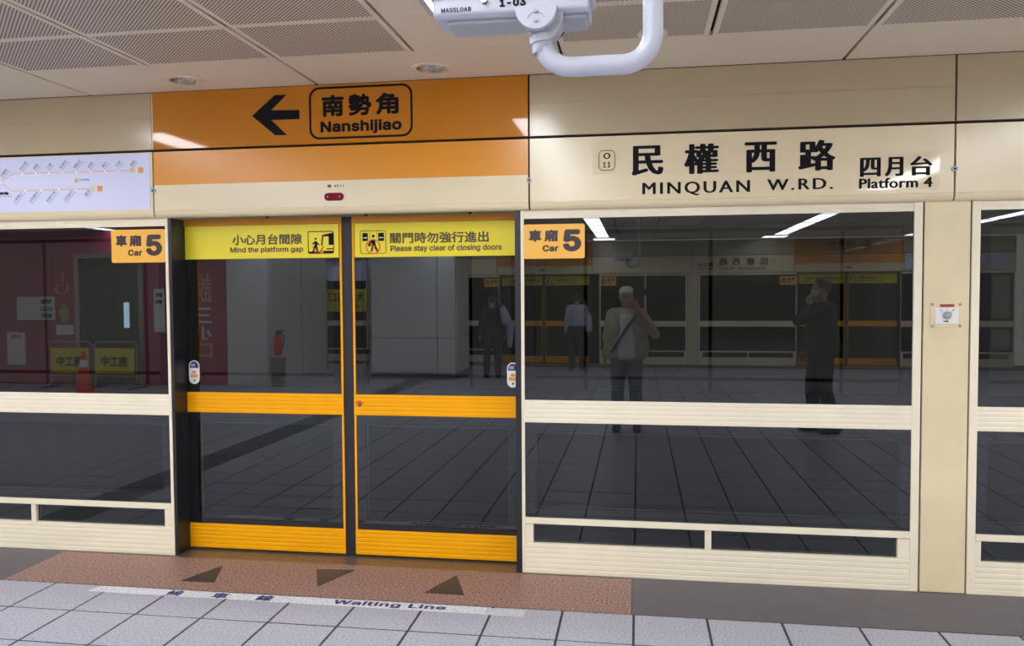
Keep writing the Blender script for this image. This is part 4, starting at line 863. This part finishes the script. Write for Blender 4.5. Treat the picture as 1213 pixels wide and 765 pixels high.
for ch, z0, z1, m, sc in (('說', 1.46, 2.0, 'orange_print', 1), ('三', 1.10, 1.38, 'white_label', 1), ('小', .80, 1.04, 'white_label', 1), ('口', .47, .74, 'orange_print', 1)):
    t = empty('wall_character', (-7.74, -8.699, z0), {'說': 'large orange character, topmost of the column on the maroon wall', '三': 'white three-stroke character mirrored on the maroon wall', '小': 'white character mirrored low in the maroon wall column', '口': 'orange square character, lowest of the column'}[ch], 'lettering', 'characters on the maroon wall')
    bm = bmesh.new(); text_into(bm, ch, 7.56, 7.92, z0, z1, -8.694, 'cjk', (.008, .008), 0, FO); pb = base(t); bmesh.ops.translate(bm, verts=bm.verts, vec=-pb)
    me = bpy.data.meshes.new('strokes'); bm.to_mesh(me); bm.free(); me.materials.append(MAT[m]); o = bpy.data.objects.new('strokes', me); COL.objects.link(o); o.parent = t
# barrier with banners, cone, extinguisher, hanging boards
t = empty('crowd_barrier', (-9.3, -8.15, 0), 'steel crowd barrier with yellow banner mirrored before the lift', 'barrier')
for x0, x1 in ((-10.15, -9.36), (-9.30, -8.50)):
    bm = bmesh.new(); tube(bm, [(x0, -8.15, .02), (x0, -8.15, .76), (x0+.05, -8.15, .81), (x1-.05, -8.15, .81), (x1, -8.15, .76), (x1, -8.15, .02)], .018, 8); put('frame', bm, 'steel', t)
    bm = bmesh.new(); tube(bm, [(x0, -8.15, .22), (x1, -8.15, .22)], .012, 8); put('lower_rail', bm, 'steel', t)
    for x in (x0, x1):
        bm = bmesh.new(); tube(bm, [(x, -8.40, .02), (x, -7.90, .02)], .015, 8); put('foot', bm, 'steel', t)
    pb_ = pbox('banner', (x0+.03, x1-.03, -8.13, -8.12, .26, .70), 'banner_yellow', t)
    bm = bmesh.new(); text_into(bm, '施工中', -x1+.15, -x0-.15, .38, .56, -8.112, 'cjk', (.005, .005), 0, FO); pb = base(pb_); bmesh.ops.translate(bm, verts=bm.verts, vec=-pb)
    me = bpy.data.meshes.new('lettering'); bm.to_mesh(me); bm.free(); me.materials.append(MAT['ink']); o = bpy.data.objects.new('lettering', me); COL.objects.link(o); o.parent = pb_
t = empty('traffic_cone', (-8.95, -7.4, 0), 'red traffic cone mirrored in front of the yellow banner', 'cone')
pbox('base', (-9.14, -8.76, -7.59, -7.21, 0, .03), 'cone_red', t, .008)
bm = bmesh.new(); tube(bm, [(-8.95, -7.4, .03), (-8.95, -7.4, .44)], [.135, .07], 20); tube(bm, [(-8.95, -7.4, .56), (-8.95, -7.4, .70)], [.05, .025], 20); put('body', bm, 'cone_red', t)
bm = bmesh.new(); tube(bm, [(-8.95, -7.4, .44), (-8.95, -7.4, .56)], [.071, .051], 20); put('reflective_band', bm, 'white_label', t)
t = empty('fire_extinguisher', (-6.24, -8.55, 0), 'red fire extinguisher on a stand mirrored at the pale wall', 'extinguisher')
pbox('stand', (-6.34, -6.14, -8.64, -8.46, 0, .50), 'steel', t, .01)
bm = bmesh.new(); capsule(bm, (-6.24, -8.55, .60), (-6.24, -8.55, .84), .075, .070, 16); put('cylinder', bm, 'cone_red', t, smooth=True)
bm = bmesh.new(); box(bm, -6.28, -6.20, -8.58, -8.52, .91, .96); box(bm, -6.26, -6.12, -8.56, -8.54, .96, .98); tube(bm, [(-6.20, -8.55, .94), (-6.13, -8.55, .88), (-6.15, -8.53, .66)], .012, 8); put('valve_and_hose', bm, 'ink', t)
t = empty('information_board', (-6.1, -11.6, 0), 'yellow information board mirrored between the two doors', 'board')
for x in (-6.58, -5.62): pbox('post', (x-.02, x+.02, -11.64, -11.60, 0, 2.25), 'steel', t)
b1 = pbox('board', (-6.56, -5.64, -11.60, -11.57, 1.25, 1.72), 'banner_yellow', t); pbox('upper_board', (-6.56, -5.64, -11.60, -11.57, 1.90, 2.20), 'map_sheet', t)
bm = bmesh.new(); text_into(bm, '大廳出口', 5.70, 6.50, 1.45, 1.66, -11.565, 'cjk', (.005, .005), 0, FO); text_into(bm, 'EXIT', 5.85, 6.3, 1.31, 1.39, -11.565, 'cjk', (.002, .002), 0, FO); pb = base(b1); bmesh.ops.translate(bm, verts=bm.verts, vec=-pb)
me = bpy.data.meshes.new('lettering'); bm.to_mesh(me); bm.free(); me.materials.append(MAT['ink']); o = bpy.data.objects.new('lettering', me); COL.objects.link(o); o.parent = b1

# ================================================================ people (mirrored)
def fuse(name, bm, m, parent, voxel=.010, it=4):
    """one continuous surface from overlapping tapered volumes"""
    o = put(name, bm, m, parent)
    r = o.modifiers.new('r', 'REMESH'); r.mode = 'VOXEL'; r.voxel_size = voxel
    s = o.modifiers.new('s', 'SMOOTH'); s.factor = .5; s.iterations = it
    bpy.context.view_layer.update(); me = bpy.data.meshes.new_from_object(o.evaluated_get(bpy.context.evaluated_depsgraph_get()))
    o.modifiers.clear(); o.data = me
    for p in me.polygons: p.use_smooth = True
    return o
def hand(bm, wrist, d, n, s=1.0, curl=.5, flip=1):
    """palm and five unequal fingers; d = direction of the fingers, n = palm normal (fingers curl to it)"""
    wr, d, n = Vector(wrist), Vector(d).normalized(), Vector(n).normalized(); n = (n-d*n.dot(d)).normalized(); sd = d.cross(n)*flip
    for k in (-1, 0, 1): capsule(bm, wr+sd*.016*k*s, wr+d*.075*s+sd*.024*k*s, .016*s, .015*s, 8)
    for k, (off, L) in enumerate(((-.031, .058), (-.0105, .070), (.0105, .076), (.031, .068))):
        p = wr+d*.080*s+sd*off*s; a = curl
        for j, f in enumerate((.45, .32, .25)):
            dd = (d*math.cos(a)+n*math.sin(a)); q = p+dd*L*f*s; capsule(bm, p, q, (.0095-.0008*j)*s, (.009-.0008*j)*s, 8); p = q; a += curl*.9
    p = wr+d*.02*s+sd*.03*s; q = p+(d*.6+sd*.7+n*.3).normalized()*.038*s; capsule(bm, p, q, .012*s, .0105*s, 8); capsule(bm, q, q+(d*.85+n*.4+sd*.2).normalized()*.03*s, .0105*s, .009*s, 8)
def person(label, loc, rz, H, arms, legs, colors, head=(0, 0), hair='short', extra=None, wide=1.0):
    k = H/1.70; t = empty('person', (0, 0, 0), label, 'person')
    V = lambda *a: Vector(a)*k
    hipL, hipR = V(-.09, 0, .90), V(.09, 0, .90); sh = {-1: V(-.175, 0, 1.385), 1: V(.175, 0, 1.385)}
    hc = V(head[0], .015+head[1], 1.585)
    bm = bmesh.new()
    capsule(bm, V(0, 0, .95), V(0, 0, 1.12), .125*k, .115*k, 16); capsule(bm, V(0, 0, 1.12), V(0, .0, 1.32), .115*k, .125*k, 16)
    capsule(bm, sh[-1]+V(.02, 0, 0), sh[1]-V(.02, 0, 0), .065*k, .065*k); capsule(bm, V(0, 0, 1.38), V(hc.x/k*.6, .005, 1.53), .062*k, .055*k)
    ball(bm, hc, .076*k, .094*k, .112*k); capsule(bm, hc+V(0, .045, -.075), hc+V(0, .055, -.085), .038*k, .034*k)
    capsule(bm, hc+V(0, .088, .012), hc+V(0, .104, -.022), .010*k, .014*k); capsule(bm, hc+V(-.02, .080, -.052), hc+V(.02, .080, -.052), .011*k, .011*k)
    for s in (-1, 1):
        ball(bm, hc+V(.077*s, -.005, -.005), .012*k, .020*k, .032*k); capsule(bm, hc+V(.022*s, .078, .022), hc+V(.04*s, .070, .022), .012*k, .011*k)
        el, wr, hd, hn = arms[s]; el, wr = Vector(el)*k, Vector(wr)*k
        capsule(bm, sh[s], el, .050*k, .040*k); capsule(bm, el, wr, .040*k, .027*k); hand(bm, wr, hd, hn, k, .55, s)
        kn, an = (Vector(q)*k for q in legs[s]); hp = hipR if s > 0 else hipL
        capsule(bm, hp, kn, .085*k, .055*k); capsule(bm, kn, an, .056*k, .036*k); capsule(bm, an, an+V(0, .13, -.035), .038*k, .034*k)
    body = fuse('body', bm, 'skin', t, .0095)
    top, bot = colors['top'], colors['bottom']
    bm = bmesh.new()
    W = wide-1
    capsule(bm, V(0, 0, .93), V(0, .0, 1.12), (.155+W*.05)*k, .145*k, 16); capsule(bm, V(0, 0, 1.12), V(0, .0, 1.31), .145*k, .150*k, 16)
    for s in (-1, 1): capsule(bm, V((.07+.2*W)*s, 0, .95), V((.11+.12*W)*s, 0, 1.32), (.10+.08*W)*k, .085*k)
    capsule(bm, sh[-1]+V(.02, 0, 0), sh[1]-V(.02, 0, 0), .078*k, .078*k)
    for s in (-1, 1):
        el, wr = Vector(arms[s][0])*k, Vector(arms[s][1])*k
        capsule(bm, sh[s], el, .066*k, .058*k)
        if colors.get('long', True): capsule(bm, el, el.lerp(wr, .85), .056*k, .044*k)
    for v in bm.verts: v.co.y *= .86*(1+(wide-1)*.25)
    o = fuse('shirt', bm, top, t, .012); hem = bmesh.new(); hem.from_mesh(o.data)
    bmesh.ops.bisect_plane(hem, geom=hem.verts[:]+hem.edges[:]+hem.faces[:], plane_co=(0, 0, .845*k), plane_no=(0, 0, 1), clear_inner=True)
    hem.to_mesh(o.data); hem.free()
    bm = bmesh.new(); capsule(bm, V(-.03, 0, .93), V(.03, 0, .93), .142*k, .142*k, 16)
    for s in (-1, 1):
        kn, an = (Vector(q)*k for q in legs[s]); hp = hipR if s > 0 else hipL
        capsule(bm, hp, kn, .105*k, .078*k); capsule(bm, kn, an+V(0, 0, .03), .078*k, .070*k)
    fuse('trousers', bm, bot, t, .014)
    for s in (-1, 1):
        an = Vector(legs[s][1])*k; bm = bmesh.new(); c = Vector((an.x, an.y, 0)); capsule(bm, c+V(0, -.03, .054), c+V(0, .14, .046), .054*k, .046*k); ball(bm, c+V(0, .10, .035), .054*k, .10*k, .035*k); fuse('shoe', bm, 'shoe', t, .010)
    bm = bmesh.new()
    if hair == 'cap':
        ball(bm, hc+V(0, -.012, .010), .080*k, .092*k, .085*k); fuse('hair', bm, 'hair', t, .010)
        bm = bmesh.new(); ball(bm, hc+V(0, -.004, .055), .092*k, .108*k, .078*k); ball(bm, hc+V(0, .085, .050), .070*k, .075*k, .012*k); fuse('cap', bm, 'cap_white', t, .010)
    else:
        ball(bm, hc+V(0, -.022, .030), .088*k, .098*k, .100*k)
        if hair == 'long': capsule(bm, hc+V(0, -.05, 0), hc+V(0, -.075, -.17), .085*k, .06*k)
        fuse('hair', bm, 'hair', t, .010)
    for s in (-1, 1):
        bm = bmesh.new(); ball(bm, hc+V(.031*s, .083, .008), .010*k, .006*k, .006*k, u=8, v=6); put('eye', bm, 'ink', t)
    if extra: extra(t, k, hc, sh)
    t.location = loc; t.rotation_euler = (0, 0, rz); return t
STAND = {-1: ((-.105, .01, .49), (-.12, -.01, .08)), 1: ((.105, .01, .49), (.12, -.01, .08))}
DOWN = lambda s: ((.235*s, -.02, 1.10), (.255*s, .04, .86), (0, .1, -1), (-s, .2, 0))
# the photographer: right hand up with the telephone, left arm down
def ex1(t, k, hc, sh):
    bm = bmesh.new(); capsule(bm, (-.03, .085, .90), (-.02, .085, 1.30), .080, .065); capsule(bm, (.03, .085, .90), (.02, .085, 1.30), .080, .065); fuse('tee_shirt', bm, 'tee_white', t, .012)
    bm = bmesh.new(); tube(bm, [(.15, .05, 1.40), (.06, .165, 1.28), (-.06, .168, 1.10), (-.17, .10, .92), (-.20, 0, .88), (-.16, -.10, .95), (0, -.145, 1.2), (.13, -.07, 1.41)], .016, 8); put('bag_strap', bm, 'strap', t, smooth=True)
    for s in (-1, 1):
        bm = bmesh.new(); capsule(bm, (.10*s, .105, 1.20), (.10*s, .100, 1.17), .045, .045); fuse('breast_pocket', bm, 'shirt_khaki', t, .012)
photographer = person('person in white cap and open khaki shirt photographing, mirrored in the wide glass', (-.13, -4.86, 0), 0, 1.66,
    {1: ((.33, .12, 1.15), (.13, .30, 1.44), (-.45, .05, 1), (-.1, 1, .1)), -1: DOWN(-1)}, STAND, dict(top='shirt_khaki', bottom='jeans', long=False), hair='cap', extra=ex1, wide=1.35)
ph = empty('telephone', (.01, -4.49, 1.6), 'dark telephone held up by the mirrored photographer', 'telephone')
pbox('case', (-.055, .095, -4.500, -4.491, 1.565, 1.640), 'phone', ph, .003)
# the man in black, hand to his masked face
def ex2(t, k, hc, sh):
    bm = bmesh.new(); ball(bm, hc+Vector((0, .062, -.035)), .060, .052, .052); fuse('face_mask', bm, 'mask_blue', t, .009)
person('person in black with pale face mask, hand raised, mirrored at right', (2.05, -5.05, 0), math.radians(78), 1.74,
    {1: ((.12, .33, 1.24), (.06, .17, 1.42), (-.25, -.1, 1), (-.6, -.8, 0)), -1: ((-.27, -.04, 1.12), (-.25, .08, .88), (0, .3, -1), (1, 0, 0))},
    {-1: ((-.10, .06, .49), (-.11, .02, .08)), 1: ((.10, .0, .49), (.12, -.10, .08))}, dict(top='cloth_black', bottom='cloth_dark'), extra=ex2, wide=1.5)
# the woman in stripes at the far doors, back turned to the glass
def ex3(t, k, hc, sh):
    bm = bmesh.new(); capsule(bm, (-.26, .0, 1.12), (-.25, .02, .86), .05, .075); fuse('shoulder_bag', bm, 'bag_pale', t, .014)
    bm = bmesh.new(); tube(bm, [(-.15, -.02, 1.45), (-.22, -.09, 1.3), (-.26, -.03, 1.1)], .010, 6); put('bag_strap', bm, 'bag_pale', t)
person('person in striped top and dark trousers mirrored at the far orange doors', (-1.27, -12.45, 0), PI, 1.60, {1: DOWN(1), -1: DOWN(-1)}, STAND, dict(top='shirt_striped', bottom='cloth_dark'), extra=ex3)
def ex4(t, k, hc, sh):
    bm = bmesh.new(); capsule(bm, (-.20, -.12, 1.30), (-.26, -.12, 1.10), .07, .10); fuse('bag', bm, 'bag_pale', t, .014)
    bm = bmesh.new(); capsule(bm, (-.34, -.05, 1.02), (-.33, -.02, .62), .09, .05); fuse('carrier_bag', bm, 'bag_pale', t, .014)
    bm = bmesh.new(); tube(bm, [(-.13, -.05, 1.46), (-.24, -.15, 1.34), (-.30, -.10, 1.05)], .012, 6); put('bag_strap', bm, 'bag_pale', t)
person('person in black with pale bags mirrored in the right door glass', (-2.75, -10.35, 0), PI-.25, 1.58, {1: DOWN(1), -1: DOWN(-1)}, STAND, dict(top='cloth_black', bottom='cloth_dark'), extra=ex4)
